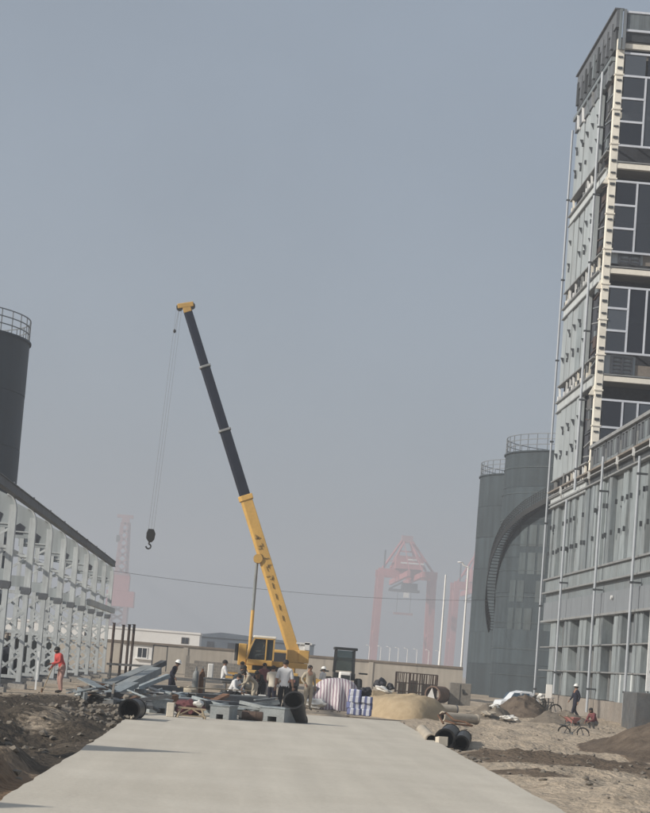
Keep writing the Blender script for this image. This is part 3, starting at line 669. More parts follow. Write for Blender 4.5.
hole2 = rel(MB().prism([(CX-.80, 0), (CX-.50, 0), (CX-.42, .3), (CX-.62, .42), (CX-.86, .26)], -.065, -.052), 0).mesh('man_hole', 'interior')
stf = rel(MB().box((CX-DEP, -.085, -.025), (CX-.03, -.05, .025)), 0).mesh('stiffener', 'steel_grey')
rnd = random.Random(12)
for i, y in enumerate(CY):
    c = bpy.data.objects.new('column', None); COL.objects.link(c); c.parent = frame; c.location = (0, y-61, 0)
    for dx in (0, -(DEP-LEGW)):
        link('leg', legm, c, (dx, 0, 0)); link('base_plate', base, c, (dx, 0, 0)); link('footing', foot, c, (dx, 0, 0))
    link('web_plate', webm, c); link('web_plate', low_web, c); link('tie_plate', mid_tie, c, (0, 0, 4.72)); link('lacing_bar', mid_br, c)
    if i % 2: link('lacing_bar', mid_br, c, (0, 0, .68))
    link('front_strip', stripm, c); link('front_strip', strip2, c); link('flange', edgem, c); link('corbel', corb, c)
    for k, z in enumerate((.3, 1.95, 3.42)): link('tie_plate', tie, c, (0, 0, z))
    for k in range(4):
        z = .32+k*.78
        if k != 2 or True: link('lacing_bar', lac1, c, (0, 0, z)); link('lacing_bar', lac2, c, (0, 0, z))
    link('stiffener', stf, c, (0, 0, 5.6+rnd.uniform(-.05, .1)))
    if rnd.random() < .8: link('man_hole', hole2, c, (rnd.uniform(-.05, .15), 0, 5.5+rnd.uniform(-.03, .1)))
for i in range(len(CY)-1):
    a, b = CY[i], CY[i+1]
    MB().box((CX-.04, a+.01, 6.496), (CX+.08, b-.01, 6.75)).box((CX-.12, a+.01, 6.75), (CX+.11, b-.01, 6.79)).box((CX-.12, a+.01, 6.46), (CX+.11, b-.01, 6.495)).build('eaves_beam', 'steel_dark', frame, True)
    MB().bar((CX-.12, a+.1, 6.38), (CX-.12, a+.7, 6.05), .08).build('knee_brace', 'steel_dark', frame, True)
    MB().box((CX+.1, a+.01, 3.68), (CX+.3, b-.01, 3.98)).build('runway_beam', 'steel_grey', frame, True) if i > 5 else None
    MB().box((CX-DEP-.1, a+.2, 5.05), (CX-DEP, b-.2, 5.2)).build('girt', 'steel_grey', frame, True)
    MB().box((CX-.16, a-.02, 6.87), (CX-.1, a+.04, 6.98)).build('bolt_stub', 'steel_dark', frame, True)
    MB().tube((CX-.7, a+.2, 1.95), (CX-.7, b-.2, 1.95), .05, n=8).build('strut_tube', 'steel_grey', frame, True)
# sheeting rails and stacked materials further inside the frame
for i, (y, z0, z1, x0, x1) in enumerate(((66, .0, 1.2, -11.5, -9.9), (79, 0, .9, -12, -9.9), (92, 0, 1.4, -12.5, -10))):
    solo(MB().blob(((x0+x1)/2, y, z0+(z1-z0)*.35), (x1-x0, 1.8, (z1-z0)*1.4), i, .25, 3), 'covered_heap', 'bag_dark', ('dark covered heap just behind the nearest laced columns', 'dark covered heap behind the middle laced columns', 'dark covered heap deep behind the far laced columns')[i], 'heap', ((x0+x1)/2, y, 0), smooth=True)
solo(MB().bar((-7.12, 71.5, -.05), (-7.16, 71.9, 1.3), .06, .05), 'leaning_plank', 'white_paint', 'narrow white plank propped against a laced column', 'plank', (-7.2, 71.6, 0))

nf = thing('netting_fence', 'dark netting fence seen through the laced columns', 'fence', (-11.6, 92, -.2))
y = 60
while y < 124:
    MB().box((-11.63, y+.03, -.1), (-11.6, y+3.97, 1.75+.25*math.sin(y*1.7))).build('net_panel', 'netting', nf, True); MB().tube((-11.55, y, -.2), (-11.55, y, 2.1), .04, n=8).build('post', 'post_rust', nf, True); y += 4
# rusty dark posts beyond the frame
for k, (x, z) in enumerate(((-7.0, 3.02), (-6.5, 2.95), (-6.16, 3.0), (-5.93, 3.02))):
    t = thing('steel_post', ('dark rusty post nearest the grey columns, before the white hut', 'second dark rusty post from the grey columns', 'third dark rusty post from the grey columns', 'dark rusty post farthest from the grey columns')[k], 'post', (x, 110, -.15), group='dark posts beside the frame')
    MB().tube((0,0,0), (.03*(k % 2), 0, z+.12), .075, n=10).build('shaft', 'post_rust', t, smooth=True)
    MB().cbox((0, 0, z+.12), (.2, .2, .03)).build('cap_plate', 'post_rust', t); MB().cbox((0,0,.02), (.34,.34,.05)).build('base_plate', 'post_rust', t)
MB_ = MB(); MB_.bar((-7.2, 109.7, .75), (-4.6, 109.7, .8), .2, .12); MB_.bar((-7.0, 109.8, 0), (-7.0, 109.8, .7), .12); MB_.bar((-4.9, 109.8, 0), (-4.9, 109.8, .72), .12)
solo(MB_, 'trestle_beam', 'plate_dark', 'low dark beam on stub legs in front of the rusty posts', 'beam', (-6, 109.7, -.1))

# ------------------------------------------------------------------ boundary wall and buildings behind
wall = thing('boundary_wall', 'long beige boundary wall with a brown coping behind the crane', 'wall', (4, 173, -.2))
x = -32.7; k = 0
while x < 18:
    MB().box((x+.01, 173, -.3), (x+3.99, 173.3, 2.18)).build('wall_panel', 'wall_beige', wall, True)
    MB().box((x-.02, 172.9, 2.18), (x+3.97, 173.4, 2.34)).build('coping', 'coping', wall, True)
    if k % 2: MB().box((x-.2, 172.93, -.3), (x+.2, 173.0, 2.17)).build('pier', 'wall_beige', wall, True)
    x += 4.0; k += 1
hut = thing('white_hut', 'small white hut with one dark window before the boundary wall', 'hut', (-8.3, 168, -.2))
MB().box((-9.8, 168, -.2), (-7.35, 170.6, 2.08)).build('wall', 'render_white', hut, True)
MB().box((-9.95, 167.85, 2.09), (-7.2, 170.7, 2.2)).build('roof', 'coping', hut, True)
wf = MB().box((-8.6, 167.95, .95), (-7.72, 168.02, 1.02)).box((-8.6, 167.95, 1.80), (-7.72, 168.02, 1.87)).box((-8.6, 167.95, 1.02), (-8.53, 168.02, 1.80)).box((-7.79, 167.95, 1.02), (-7.72, 168.02, 1.80)).box((-8.18, 167.96, 1.02), (-8.14, 168.01, 1.8)).build('window', 'render_white', hut, True)
MB().box((-8.53, 167.975, 1.02), (-7.79, 167.99, 1.8)).build('pane', 'window_dark', wf, True)
MB().box((-8.75, 167.8, .86), (-7.3, 168.0, .94)).build('sill', 'render_white', hut, True)
fr = MB().bar((-7.25, 167, 0), (-7.2, 167, 2.15), .09).bar((-6.05, 167, 0), (-6.05, 167, 2.1), .09).bar((-7.25, 167, 2.12), (-6.0, 167, 2.08), .09)
solo(fr, 'gate_frame', 'cab_dark', 'dark metal door frame standing beside the white hut', 'frame', (-6.6, 167, -.2))
lw = thing('block_wall', 'low unfinished grey block wall in front of the beige wall', 'wall', (-2, 150, -.2))
rnd = random.Random(3)
for r in range(6):
    for c in range(10):
        if r == 5 and c < 1: continue
        xo = -4.0+c*.42+(.21 if r % 2 else 0); MB().box((xo, 150, -.2+r*.23), (xo+.40, 150.22, -.2+r*.23+.215)).build('block', 'block_grey', lw, True)
MB().box((-4.0, 150.01, -.2), (-3.72, 150.21, 1.5)).build('end_pier', 'block_grey', lw, True)
wbld = thing('white_building', 'long low white flat-roofed building behind the boundary wall', 'building', (-13, 250, -.2))
MB().box((-34, 250, -.2), (-5.2, 262, 4.05)).build('wall', 'render_white', wbld, True)
MB().box((-34.1, 249.9, 4.06), (-5.1, 262.1, 4.3)).build('parapet', 'render_white', wbld, True)
for x in (-7.45, -19.5):
    f = MB().box((x, 249.96, 2.8), (x+.95, 250.02, 3.6)).build('window', 'coping', wbld, True); MB().box((x+.07, 249.94, 2.83), (x+.44, 249.955, 3.57)).box((x+.51, 249.94, 2.83), (x+.88, 249.955, 3.57)).build('pane', 'window_dark', f, True)
gb = thing('workshop', 'long blue-grey shed with a low gable behind the white building', 'shed', (-3, 330, -.2))
MB().box((-7.0, 330, -.2), (12, 352, 4.6)).build('wall', 'roof_blue', gb, True)
MB().prism([(-7.2, 4.61), (12.2, 4.61), (12.2, 4.75), (-3.4, 5.5), (-7.2, 4.9)], 329.8, 352.2).build('roof', 'roof_blue', gb, True)
for x in (-5.6, -2.2, 1.0): MB().box((x, 329.93, 2.4), (x+1.1, 330.02, 3.9)).build('window', 'window_dark', gb, True)
# lamp posts behind the wall
def lamppost(x, y, h, r, label, curve=True, group='street lamps beyond the wall'):
    t = thing('street_lamp', label, 'lamp post', (x, y, -.2), group=group)
    MB().tube((0,0,0), (0,0,h), r, r*.6, n=10).build('pole', 'render_white', t, smooth=True)
    if curve:
        pts = [(0,0,h)]+[(-.5*math.sin(a)*h*.05*2, 0, h+.35*h*.05*(1-math.cos(a))*2) for a in (.3,.7,1.1,1.5)]
        MB().path(pts, r*.6, 8).build('arm', 'render_white', t, smooth=True); e = pts[-1]
        MB().blob((e[0]-.25, 0, e[2]), (.6, .26, .16), 1, .02, 2).build('lamp_head', 'render_white', t, smooth=True)
    MB().tube((0,0,0), (0,0,.6), r*1.5, n=10).build('base', 'render_white', t, smooth=True)
lamppost(20.88, 210, 12.2, .125, 'tall straight white pole between the red crane and the tanks', False)
lamppost(23.2, 210, 13.2, .13, 'tall white pole with a bent tip beside the grey tanks')
for k, x in enumerate((26.9, 29.3, 31.2, 33.0, 34.9, 36.9, 39.4, 41.5)):
    lamppost(x, 420, 6.3, .1, ('small white lamp post by the red crane, first from the tractor', 'second small white lamp post from the tractor', 'third small white lamp post from the tractor', 'fourth small white lamp post from the tractor', 'fifth small white lamp post from the tractor', 'sixth small white lamp post from the tractor', 'seventh small white lamp post from the tractor', 'small white lamp post closest to the tall straight pole')[k], group='small lamps before the red crane')

# ------------------------------------------------------------------ port cranes far off
def ship_crane(label, X, Y):
    t = thing('port_crane', label, 'port crane', (X, Y, -.6), group='port gantry cranes'); t.scale = (1.444,)*3
    r = 'port_red'
    for dx in (-12.2, 12.2):
        for dy in (0, 18):
            MB().bar((dx*1.03, dy, 0), (dx*.97, dy, 46), 2.0, 2.6, (1,0,0)).build('leg', r, t)
        MB().bar((dx, 0, 18), (dx, 18, 18), 1.4).build('side_sill', r, t); MB().bar((dx, 0, 2), (dx, 18, 2), 2.2).build('bogie_beam', r, t)
        MB().bar((dx, 0, 20), (dx, 18, 44), .8).build('diagonal', r, t)
    for dy in (0, 18): MB().bar((-13.4, dy, 45), (13.4, dy, 45), 2.2, 3.2).build('portal_beam', r, t)
    for dx in (-3.2, 3.2): MB().bar((dx, -45, 43), (dx, 60, 43), 1.3, 2.4).build('boom_girder', r, t)
    h = MB().box((-6.2, -8, 46.7), (6.2, 10, 52.5)).build('machinery_house', r, t)
    for z, w in ((50.6, 2.0), (49.0, 5.2)): MB().box((-w+1, -8.12, z), (w+1, -8.02, z+.7)).build('sign_strip', 'render_white', h)
    for sx in (-1, 1):
        MB().bar((sx*6.0, 18, 47), (sx*1.4, 18, 61), 1.0).build('pylon_leg', r, t); MB().bar((sx*8.0, 0, 47), (sx*1.6, 14, 60), .7).build('pylon_stay', r, t)
        MB().bar((sx*1.4, 18, 61), (sx*3.0, -44, 44), .35).build('tie_rod', r, t)
    MB().box((-2.6, 16, 60), (2.6, 20, 63.2)).build('pylon_head', 'port_pale', t)
    for sx in (-1, 1):
        MB().bar((sx*11.5, 2, 46.5), (sx*2.2, 17, 61), .8).build('pylon_stay', r, t); MB().bar((sx*7.2, 18, 51), (-sx*5.0, 18, 54), .5).build('pylon_brace', r, t)
    MB().bar((-5.0, 18, 51.5), (5.0, 18, 51.5), .8).build('pylon_tie', r, t); MB().bar((-3.4, 18, 56), (3.4, 18, 56), .7).build('pylon_tie', r, t)
    MB().bar((-10.8, 0, 46), (-10.8, 0, 55), .7).build('mast', 'port_dark', t)
    MB().box((-8, -6, 36.6), (5.5, 2, 37.6)).box((-2.5, -5, 37.6), (4.5, 1, 40.6)).bar((-8, -2, 37.5), (-2, -2, 41), .8).build('trolley', 'port_dark', t)
    MB().box((-1.6, -6, 34.0), (.8, -4, 36.2)).build('driver_cab', 'render_white', t)
    for dx in (-3, 3): MB().bar((dx-1, -2, 37), (dx-1, -2, 27.4), .18).build('hoist_rope', 'port_dark', t)
    MB().box((-5.4, -3, 26.3), (3.4, -1, 27.3)).build('spreader', 'port_pale', t)
    return t
ship_crane('large red gantry crane fading in haze behind the wall', 104.4, 1300)
ship_crane('second red gantry crane mostly hidden behind the grey tanks', 165, 1400)
hc = thing('harbour_crane', 'slim reddish harbour crane tower fading in haze past the steel columns', 'port crane', (-81.3, 1300, -.6)); hc.scale = (1.444,)*3
for sx in (-1, 1):
    for sy in (0, 1): MB().bar((sx*3.4, sy*8, 8), (sx*1.6, sy*4+2, 58), 1.2).build('tower_leg', 'port_pale', hc)
k = 0; z = 10
while z < 57:
    w0 = 3.4-1.8*(z-8)/50; w1 = 3.4-1.8*(z-4.5)/50
    MB().bar((-w0, 0, z), (w1, 0, z+3.5), .9).bar((w0, 0, z), (-w1, 0, z+3.5), .9).build('lattice_bay', 'port_pale', hc); z += 3.5
MB().box((-5.5, -3, 20), (6.8, 8, 27)).build('slewing_house', 'port_red', hc)
MB().box((-3.6, -2, 27.1), (4.2, 6, 34)).build('winch_house', 'port_red', hc); MB().box((-4.4, -1, 34.1), (4.0, 5, 35)).build('platform', 'port_pale', hc)
MB().box((-4.4, -4, 0), (-2.6, 9, 19.9)).box((2.6, -4, 0), (4.4, 9, 19.9)).build('portal', 'port_pale', hc)
MB().box((-4.0, 2, 60), (3.2, 5, 61.4)).build('head_beam', 'port_pale', hc); MB().box((-1.6, 2, 57), (1.6, 5, 60)).build('head', 'port_pale', hc); MB().box((-3.5, 1, 49), (-1.8, 4, 52)).build('lamp_box', 'port_dark', hc)

# overhead wire
pts = []
for k in range(41):
    t = k/40; pts.append((-15.3+38.0*t, 130+50*t, 7.1+1.5*t-.85*4*t*(1-t)))
solo(MB().path(pts, .014, 5), 'overhead_cable', 'rope', 'thin dark cable sagging across the sky from tank to tank', 'cable', (0, 150, 7))

# ------------------------------------------------------------------ people
def lerp(a, b, t): return [a[i]+(b[i]-a[i])*t for i in range(3)]
STAND = dict(pelvis=(0,0,.93), waist=(0,0,1.08), chest=(0,.0,1.28), neckb=(0,.01,1.44), neck=(0,0,1.50), head=(0,-.015,1.60), crown=(0,-.01,1.70),
    shL=(.17,0,1.40), elL=(.235,.03,1.13), wrL=(.25,-.04,.89), shR=(-.17,0,1.40), elR=(-.235,.03,1.13), wrR=(-.25,-.04,.89),
    hiL=(.09,0,.90), knL=(.10,-.02,.49), anL=(.11,.03,.09), toL=(.13,-.15,.035), hiR=(-.09,0,.90), knR=(-.10,-.02,.49), anR=(-.11,.03,.09), toR=(-.13,-.15,.035))
RAD0 = dict(pelvis=(.165,.125), waist=(.15,.11), chest=(.175,.12), neckb=(.09,.08), neck=(.058,.058), head=(.082,.098), crown=(.062,.07),
    sh=(.075,.075), el=(.05,.05), wr=(.034,.034), hi=(.10,.105), kn=(.066,.066), an=(.047,.047), to=(.045,.035))
RAD = {k: (v[0]*(1.0 if k in ('head','crown','neck','wr','an','to') else 1.16), v[1]*(1.0 if k in ('head','crown','neck','wr','an','to') else 1.16)) for k, v in RAD0.items()}
def person(label, loc, face, pose, shirt, pants, skin='skin', hat=None, h=1.70, sleeve=1.0, group='workers on site', hair=True):
    J = dict(STAND); J.update(pose); keys = list(J); sc = h/1.70
    t = thing('person', label, 'person', loc, face, group)
    V = [Vector(J[k])*sc for k in keys]; ix = {k: i for i, k in enumerate(keys)}
    E = [('pelvis','waist',shirt),('waist','chest',shirt),('chest','neckb',shirt),('neckb','neck',skin),('neck','head',skin),('head','crown',skin)]
    for s in 'LR':
        E += [('neckb','sh'+s,shirt),('sh'+s,'el'+s,shirt),('el'+s,'wr'+s,shirt if sleeve > .9 else skin),('pelvis','hi'+s,pants),('hi'+s,'kn'+s,pants),('kn'+s,'an'+s,pants),('an'+s,'to'+s,'shoe')]
    me = bpy.data.meshes.new('body'); me.from_pydata(V, [(ix[a], ix[b]) for a, b, _ in E], [])
    tmp = bpy.data.objects.new('body_tmp', me); COL.objects.link(tmp)
    md = tmp.modifiers.new('skin', 'SKIN'); md.branch_smoothing = .4
    sv = me.skin_vertices[0].data
    for k, i in ix.items():
        r = RAD.get(k) or RAD[k[:2]]; sv[i].radius = (r[0]*sc, r[1]*sc); sv[i].use_root = (k == 'pelvis')
    ss = tmp.modifiers.new('sub', 'SUBSURF'); ss.levels = 2; ss.render_levels = 2
    dg = bpy.context.evaluated_depsgraph_get(); bme = bpy.data.meshes.new_from_object(tmp.evaluated_get(dg))
    bpy.data.objects.remove(tmp)
    mats = []
    for *_, mt in E:
        if mt not in mats: mats.append(mt)
    bme.materials.clear()
    for mt in mats: bme.materials.append(MATS[mt])
    segs = [(Vector(V[ix[a]]), Vector(V[ix[b]]), mats.index(mt)) for a, b, mt in E]
    mid = []; upright = J['pelvis'][2] > .92 and J['head'][2] > 1.5
    for p in bme.polygons:
        best = (9, 0)
        for a, b, mt in segs:
            d = b-a; u = max(0, min(1, (p.center-a).dot(d)/d.length_squared)); dd = (p.center-a-d*u).length
            if mt == mats.index(pants) and p.center.z > V[ix['pelvis']].z+.08*sc and pose.get('upright', 1): dd += .05
            if dd < best[0]: best = (dd, mt)
        mt = best[1]
        if upright and mt in (mats.index(shirt), mats.index(pants)) and abs(p.center.x-V[ix['pelvis']].x) < .235*sc:
            hem = V[ix['pelvis']].z-.035*sc
            if mt == mats.index(pants) or p.center.z < hem+.2*sc: mt = mats.index(shirt) if p.center.z > hem else mats.index(pants)
        mid.append(mt)
    bme.polygons.foreach_set('material_index', mid); bme.polygons.foreach_set('use_smooth', [True]*len(bme.polygons)); bme.update()
    # hands: palm and five fingers; face: nose, ears, eyes, mouth
    bm = bmesh.new(); bm.from_mesh(bme)
    add = MB(); si = mats.index(skin)
    for s, sg in (('L', 1), ('R', -1)):
        w = V[ix['wr'+s]]; d = (w-V[ix['el'+s]]).normalized(); side = d.cross(Vector((0,1,0)) if abs(d.y) < .8 else Vector((0,0,1))).normalized(); nrm = side.cross(d)
        add.tube(w, w+d*.085*sc, .028*sc, .036*sc, 8)
        for q, ln in ((-1.5,.06),(-.5,.075),(.5,.08),(1.5,.068)):
            p0 = w+d*.08*sc+side*q*.018*sc; p1 = p0+d*ln*.55*sc; p2 = p1+(d*.7+nrm*.7)*ln*.5*sc; add.tube(p0, p1, .009*sc, .0085*sc, 6); add.tube(p1, p2, .0085*sc, .007*sc, 6)
        p0 = w+d*.03*sc-side*.03*sc; add.tube(p0, p0+(d*.6-side*.6+nrm*.2)*.06*sc, .011*sc, .008*sc, 6)
    hc_ = V[ix['head']]; up = (V[ix['crown']]-hc_).normalized(); fw = Vector((0,-1,0)); fw = (fw-up*fw.dot(up)).normalized(); rt = fw.cross(up)
    add.tube(hc_+fw*.085*sc+up*.03*sc, hc_+fw*.112*sc-up*.005*sc, .009*sc, .016*sc, 6)
    for q in (-1, 1): add.blob(hc_+rt*q*.083*sc-up*.0, (.02*sc, .035*sc, .06*sc), 1, .05, 1)
    vs = [bm.verts.new(p) for p in add.v]
    for f in add.f: bm.faces.new([vs[i] for i in f]).material_index = si
    bmesh.ops.recalc_face_normals(bm, faces=bm.faces); bm.to_mesh(bme); bm.free()
    link('body', bme, t)
    rotm = Matrix((rt, -fw, up)).transposed()
    e = MB()
    for q in (-1, 1): e.blob(hc_+rt*q*.032*sc+fw*.088*sc+up*.028*sc, (.024*sc, .012*sc, .012*sc), 1, 0, 1, rotm)
    e.blob(hc_+fw*.09*sc-up*.045*sc, (.045*sc, .012*sc, .01*sc), 1, 0, 1, rotm); e.build('face_features', 'hair', t)
    hm = MB(); c = hc_+up*.045*sc
    def cap_pts(rx, ry, rz, zc, n=14, rings=6, low=-.15):
        o = []
        for i in range(rings+1):
            ph = low+(math.pi/2-low)*i/rings
            for k in range(n): a = 2*math.pi*k/n; o.append(c+(rt*math.cos(a)*math.cos(ph)*rx+(-fw)*math.sin(a)*math.cos(ph)*ry+up*(math.sin(ph)*rz+zc))*sc)
        return o, [(i*n+k, i*n+(k+1)%n, (i+1)*n+(k+1)%n, (i+1)*n+k) for i in range(rings) for k in range(n)]
    if hat:
        hm.add(*cap_pts(.112, .128, .12, .01, low=0)); b0 = []
        n = 14
        for rr, zz in ((1.0, .012), (1.28, -.002), (1.0, -.004)):
            for k in range(n): a = 2*math.pi*k/n; ex = 1.18 if math.sin(a) < -.3 and rr > 1 else 1; b0.append(c+(rt*math.cos(a)*.112*rr+(-fw)*math.sin(a)*.128*rr*ex+up*zz)*sc)
        hm.add(b0, [(i*n+k, i*n+(k+1)%n, (i+1)*n+(k+1)%n, (i+1)*n+k) for i in range(2) for k in range(n)])
        hm.build('helmet', hat, t, smooth=True)
        h2 = MB(); h2.add(*cap_pts(.094, .108, .09, -.03, low=-.6)); h2.v = [tuple(Vector(p)-fw*.012*sc) for p in h2.v]; h2.build('hair', 'hair', t, smooth=True)
    else:
        hm.add(*cap_pts(.096, .11, .095, -.012, low=-.55)); hm.v = [tuple(Vector(p)-fw*.016*sc) for p in hm.v]; hm.build('hair', 'hair', t, smooth=True)
    return t
def gz(x, y): return max(ground_h(x, y), 0.0 if (road_l(y) < x < road_r(y) and y < 64.6) else -9)
WALK = dict(knL=(.1,-.16,.50), anL=(.1,-.20,.10), toL=(.11,-.38,.05), knR=(-.1,.02,.48), anR=(-.1,.30,.14), toR=(-.12,.16,.03), elL=(.24,.10,1.14), wrL=(.24,.02,.90), elR=(-.24,-.06,1.14), wrR=(-.25,-.20,.95))
BEND = dict(pelvis=(0,.10,.90), waist=(0,-.04,1.02), chest=(0,-.22,1.15), neckb=(0,-.34,1.25), neck=(0,-.39,1.28), head=(0,-.47,1.32), crown=(0,-.54,1.40), shL=(.17,-.32,1.22), elL=(.2,-.42,.96), wrL=(.12,-.60,.86), shR=(-.17,-.32,1.22), elR=(-.2,-.34,.94), wrR=(-.10,-.46,.72), hiL=(.09,.1,.87), hiR=(-.09,.1,.87), knL=(.12,-.06,.49), knR=(-.12,.02,.48), anL=(.13,.02,.09), toL=(.14,-.17,.035), anR=(-.14,.14,.09), toR=(-.15,-.05,.035))
CROUCH = dict(pelvis=(0,.12,.36), waist=(0,.06,.52), chest=(0,-.06,.70), neckb=(0,-.13,.84), neck=(0,-.16,.89), head=(0,-.22,.97), crown=(0,-.26,1.06), shL=(.17,-.12,.80), elL=(.24,-.22,.56), wrL=(.16,-.42,.44), shR=(-.17,-.12,.80), elR=(-.24,-.2,.56), wrR=(-.12,-.42,.42), hiL=(.1,.1,.35), hiR=(-.1,.1,.35), knL=(.17,-.28,.52), knR=(-.17,-.28,.52), anL=(.15,-.06,.09), anR=(-.15,-.06,.09), toL=(.17,-.25,.035), toR=(-.17,-.25,.035))
SIT = dict(pelvis=(0,.05,.50), waist=(0,.04,.66), chest=(0,.0,.86), neckb=(0,0,1.02), neck=(0,-.01,1.08), head=(0,-.03,1.18), crown=(0,-.03,1.28), shL=(.17,0,.98), elL=(.22,-.10,.74), wrL=(.12,-.34,.72), shR=(-.17,0,.98), elR=(-.22,-.10,.74), wrR=(-.12,-.34,.72), hiL=(.09,.02,.49), hiR=(-.09,.02,.49), knL=(.12,-.42,.50), knR=(-.12,-.42,.50), anL=(.12,-.42,.09), anR=(-.12,-.42,.09), toL=(.13,-.60,.035), toR=(-.13,-.60,.035))
ARMS_FWD = dict(elL=(.23,-.12,1.14), wrL=(.13,-.33,1.08), elR=(-.23,-.12,1.14), wrR=(-.13,-.33,1.08))
zp = gz(-6.5, 73.5); DIG = {k: tuple(.55*STAND[k][q]+.45*BEND[k][q] for q in range(3)) for k in BEND}; DIG['wrL'] = (.08,-.42,1.0); DIG['wrR'] = (-.08,-.36,.84); DIG['elL'] = (.24,-.16,1.08); DIG['elR'] = (-.24,-.12,1.06)
red = person('worker in red shirt stooping to dig beside the laced columns', (-6.45, 73.5, zp), R_(-62), DIG, 'cloth_red', 'cloth_pinkish', 'skin_dark', sleeve=1, h=1.78)
hoe = thing('hoe', 'long-handled hoe held by the worker in red', 'hoe', (-6.85, 73.3, zp)); MB().tube((.16, .04, 1.1), (-.18, -.14, .02), .02, n=8).build('handle', 'timber', hoe); MB().cbox((-.2, -.14, .05), (.04, .22, .18)).build('blade', 'rust', hoe)
zd = gz(-2.6, 80)
person('worker in dark overalls and white helmet walking over the scrap heap', (-2.48, 75, -.13), R_(80), {**WALK, 'waist': (0,-.03,1.07), 'chest': (0,-.10,1.25), 'neckb': (0,-.16,1.40), 'neck': (0,-.19,1.45), 'head': (0,-.23,1.54), 'crown': (0,-.25,1.63), 'shL': (.17,-.14,1.36), 'shR': (-.17,-.14,1.36)}, 'cloth_navy', 'cloth_navy', 'skin_dark', 'helmet_white', h=1.52)
person('man in white short-sleeved shirt seen from behind near the black pipe', (1.52, 66, gz(1.5, 66)), R_(176), dict(wrL=(.27,-.0,.88), wrR=(-.27,.0,.88)), 'cloth_white', 'cloth_black', 'skin', h=1.80, sleeve=.5)
person('man in beige shirt standing with back turned beside the crane', (1.22, 71.5, gz(1.2, 71.5)), R_(160), dict(ARMS_FWD), 'cloth_beige', 'cloth_navy', 'skin', None, h=1.56, sleeve=.5)
person('man in khaki work clothes standing between the crane and the striped sheet', (2.68, 76, gz(2.7, 76)), R_(20), dict(elR=(-.3,.05,1.15), wrR=(-.2,-.1,.98)), 'cloth_khaki', 'cloth_khaki', 'skin', h=1.68)
person('person in white shirt half hidden behind the striped sheet', (3.98, 95, gz(4, 95)), R_(60), {}, 'cloth_white', 'cloth_khaki', 'skin', 'helmet_white', h=1.62)
person('worker in pale clothes crouching beside the steel table under the cab', (.42, 74, .1), R_(-80), CROUCH, 'cloth_beige', 'cloth_khaki', 'skin_dark', h=2.0)
person('worker in white top sitting at the scrap table by the wall', (-.55, 75, .28), R_(95), SIT, 'cloth_white', 'cloth_grey', 'skin_dark', h=1.62)
person('worker in dark jacket bending behind the man in beige', (.86, 73, .0), R_(-30), BEND, 'cloth_black', 'cloth_black', 'skin_dark', h=1.45)
person('worker in maroon shirt stooping beside the man in white', (1.0, 79, -.1), R_(10), {}, 'cloth_maroon', 'cloth_grey', 'skin_dark', h=1.60)
person('worker in navy overalls and white helmet standing by the clad hall', (16.22, 96, gz(16.2, 96)), R_(-75), {**WALK}, 'cloth_navy', 'cloth_navy', 'skin_dark', 'helmet_white', h=1.70)
person('worker in maroon top crouching behind the brown soil heap', (14.3, 80, -.18), R_(-60), CROUCH, 'cloth_maroon', 'cloth_grey', 'skin_dark', h=1.45)

person('worker in pale grey shirt standing left of the crane cab', (.12, 79, -.13), R_(40), dict(ARMS_FWD), 'cloth_beige', 'cloth_grey', 'skin_dark', h=1.62, sleeve=.5)
person('worker in khaki bending over the long dark pipe', (.55, 69.2, .02), R_(-70), BEND, 'cloth_khaki', 'cloth_khaki', 'skin_dark', h=1.42)
person('worker in white shirt squatting at the foot of the steel table', (-.15, 70.3, .05), R_(60), CROUCH, 'cloth_white', 'cloth_black', 'skin_dark', h=1.62)
# ------------------------------------------------------------------ mobile crane
YC = 95.6
cr = thing('mobile_crane', 'yellow truck crane with a long raised telescopic boom', 'crane', (1.6, YC, -.15))
g0 = -.14
MB().box((.45, 93.2, .62), (2.75, 104.2, 1.12)).build('chassis', 'crane_yellow', cr, True, bevel=.03)
MB().box((.38, 92.95, .55), (2.82, 93.18, 1.0)).build('bumper', 'cab_dark', cr, True)
for x in (.6, 2.35): MB().box((x, 92.9, .7), (x+.28, 92.95, .82)).build('tail_lamp', 'red_plastic', cr, True)
MB().box((.35, 101.6, .6), (2.85, 104.2, 2.2)).build('driver_cab', 'crane_yellow', cr, True, bevel=.08)
MB().box((.45, 101.55, 1.45), (2.75, 101.59, 2.05)).build('cab_window', 'window_dark', cr, True)
tyre = MB().lathe([(.28,-.14),(.46,-.16),(.5,-.1),(.5,.1),(.46,.16),(.28,.14),(.28,-.14)], n=28).mesh('tyre', 'rubber', True); rim = MB().lathe([(0,-.05),(.12,-.05),(.2,-.09),(.29,-.1),(.29,.1),(.2,.06),(0,.05)], n=24).mesh('rim', 'crane_yellow', True)
for y in (94.3, 95.7, 99.6, 101.2, 102.9):
    for x in (.55, 2.65):
        w = link('wheel', tyre, cr, (x-1.6, y-YC, .36-g0-.15+.14+.0), (0, R_(90), 0)); link('rim', rim, w)
for y in (93.6, 98.6):
    for sx in (-1, 1):
        xe = 1.6+sx*2.3
        MB().box((1.6+sx*1.16, y-.14, .66), (xe, y+.14, .92)).build('outrigger_beam', 'crane_yellow', cr, True)
        MB().tube((xe-sx*.1, y, .95), (xe-sx*.1, y, 0), .07, n=10).build('jack', 'chrome', cr, True); MB().tube((xe-sx*.1, y, 0), (xe-sx*.1, y, -.12), .22, n=16).build('jack_pad', 'cab_dark', cr, True)
MB().tube((1.45, YC, 1.12), (1.45, YC, 1.34), .85, n=32).build('turntable', 'cab_dark', cr, True)
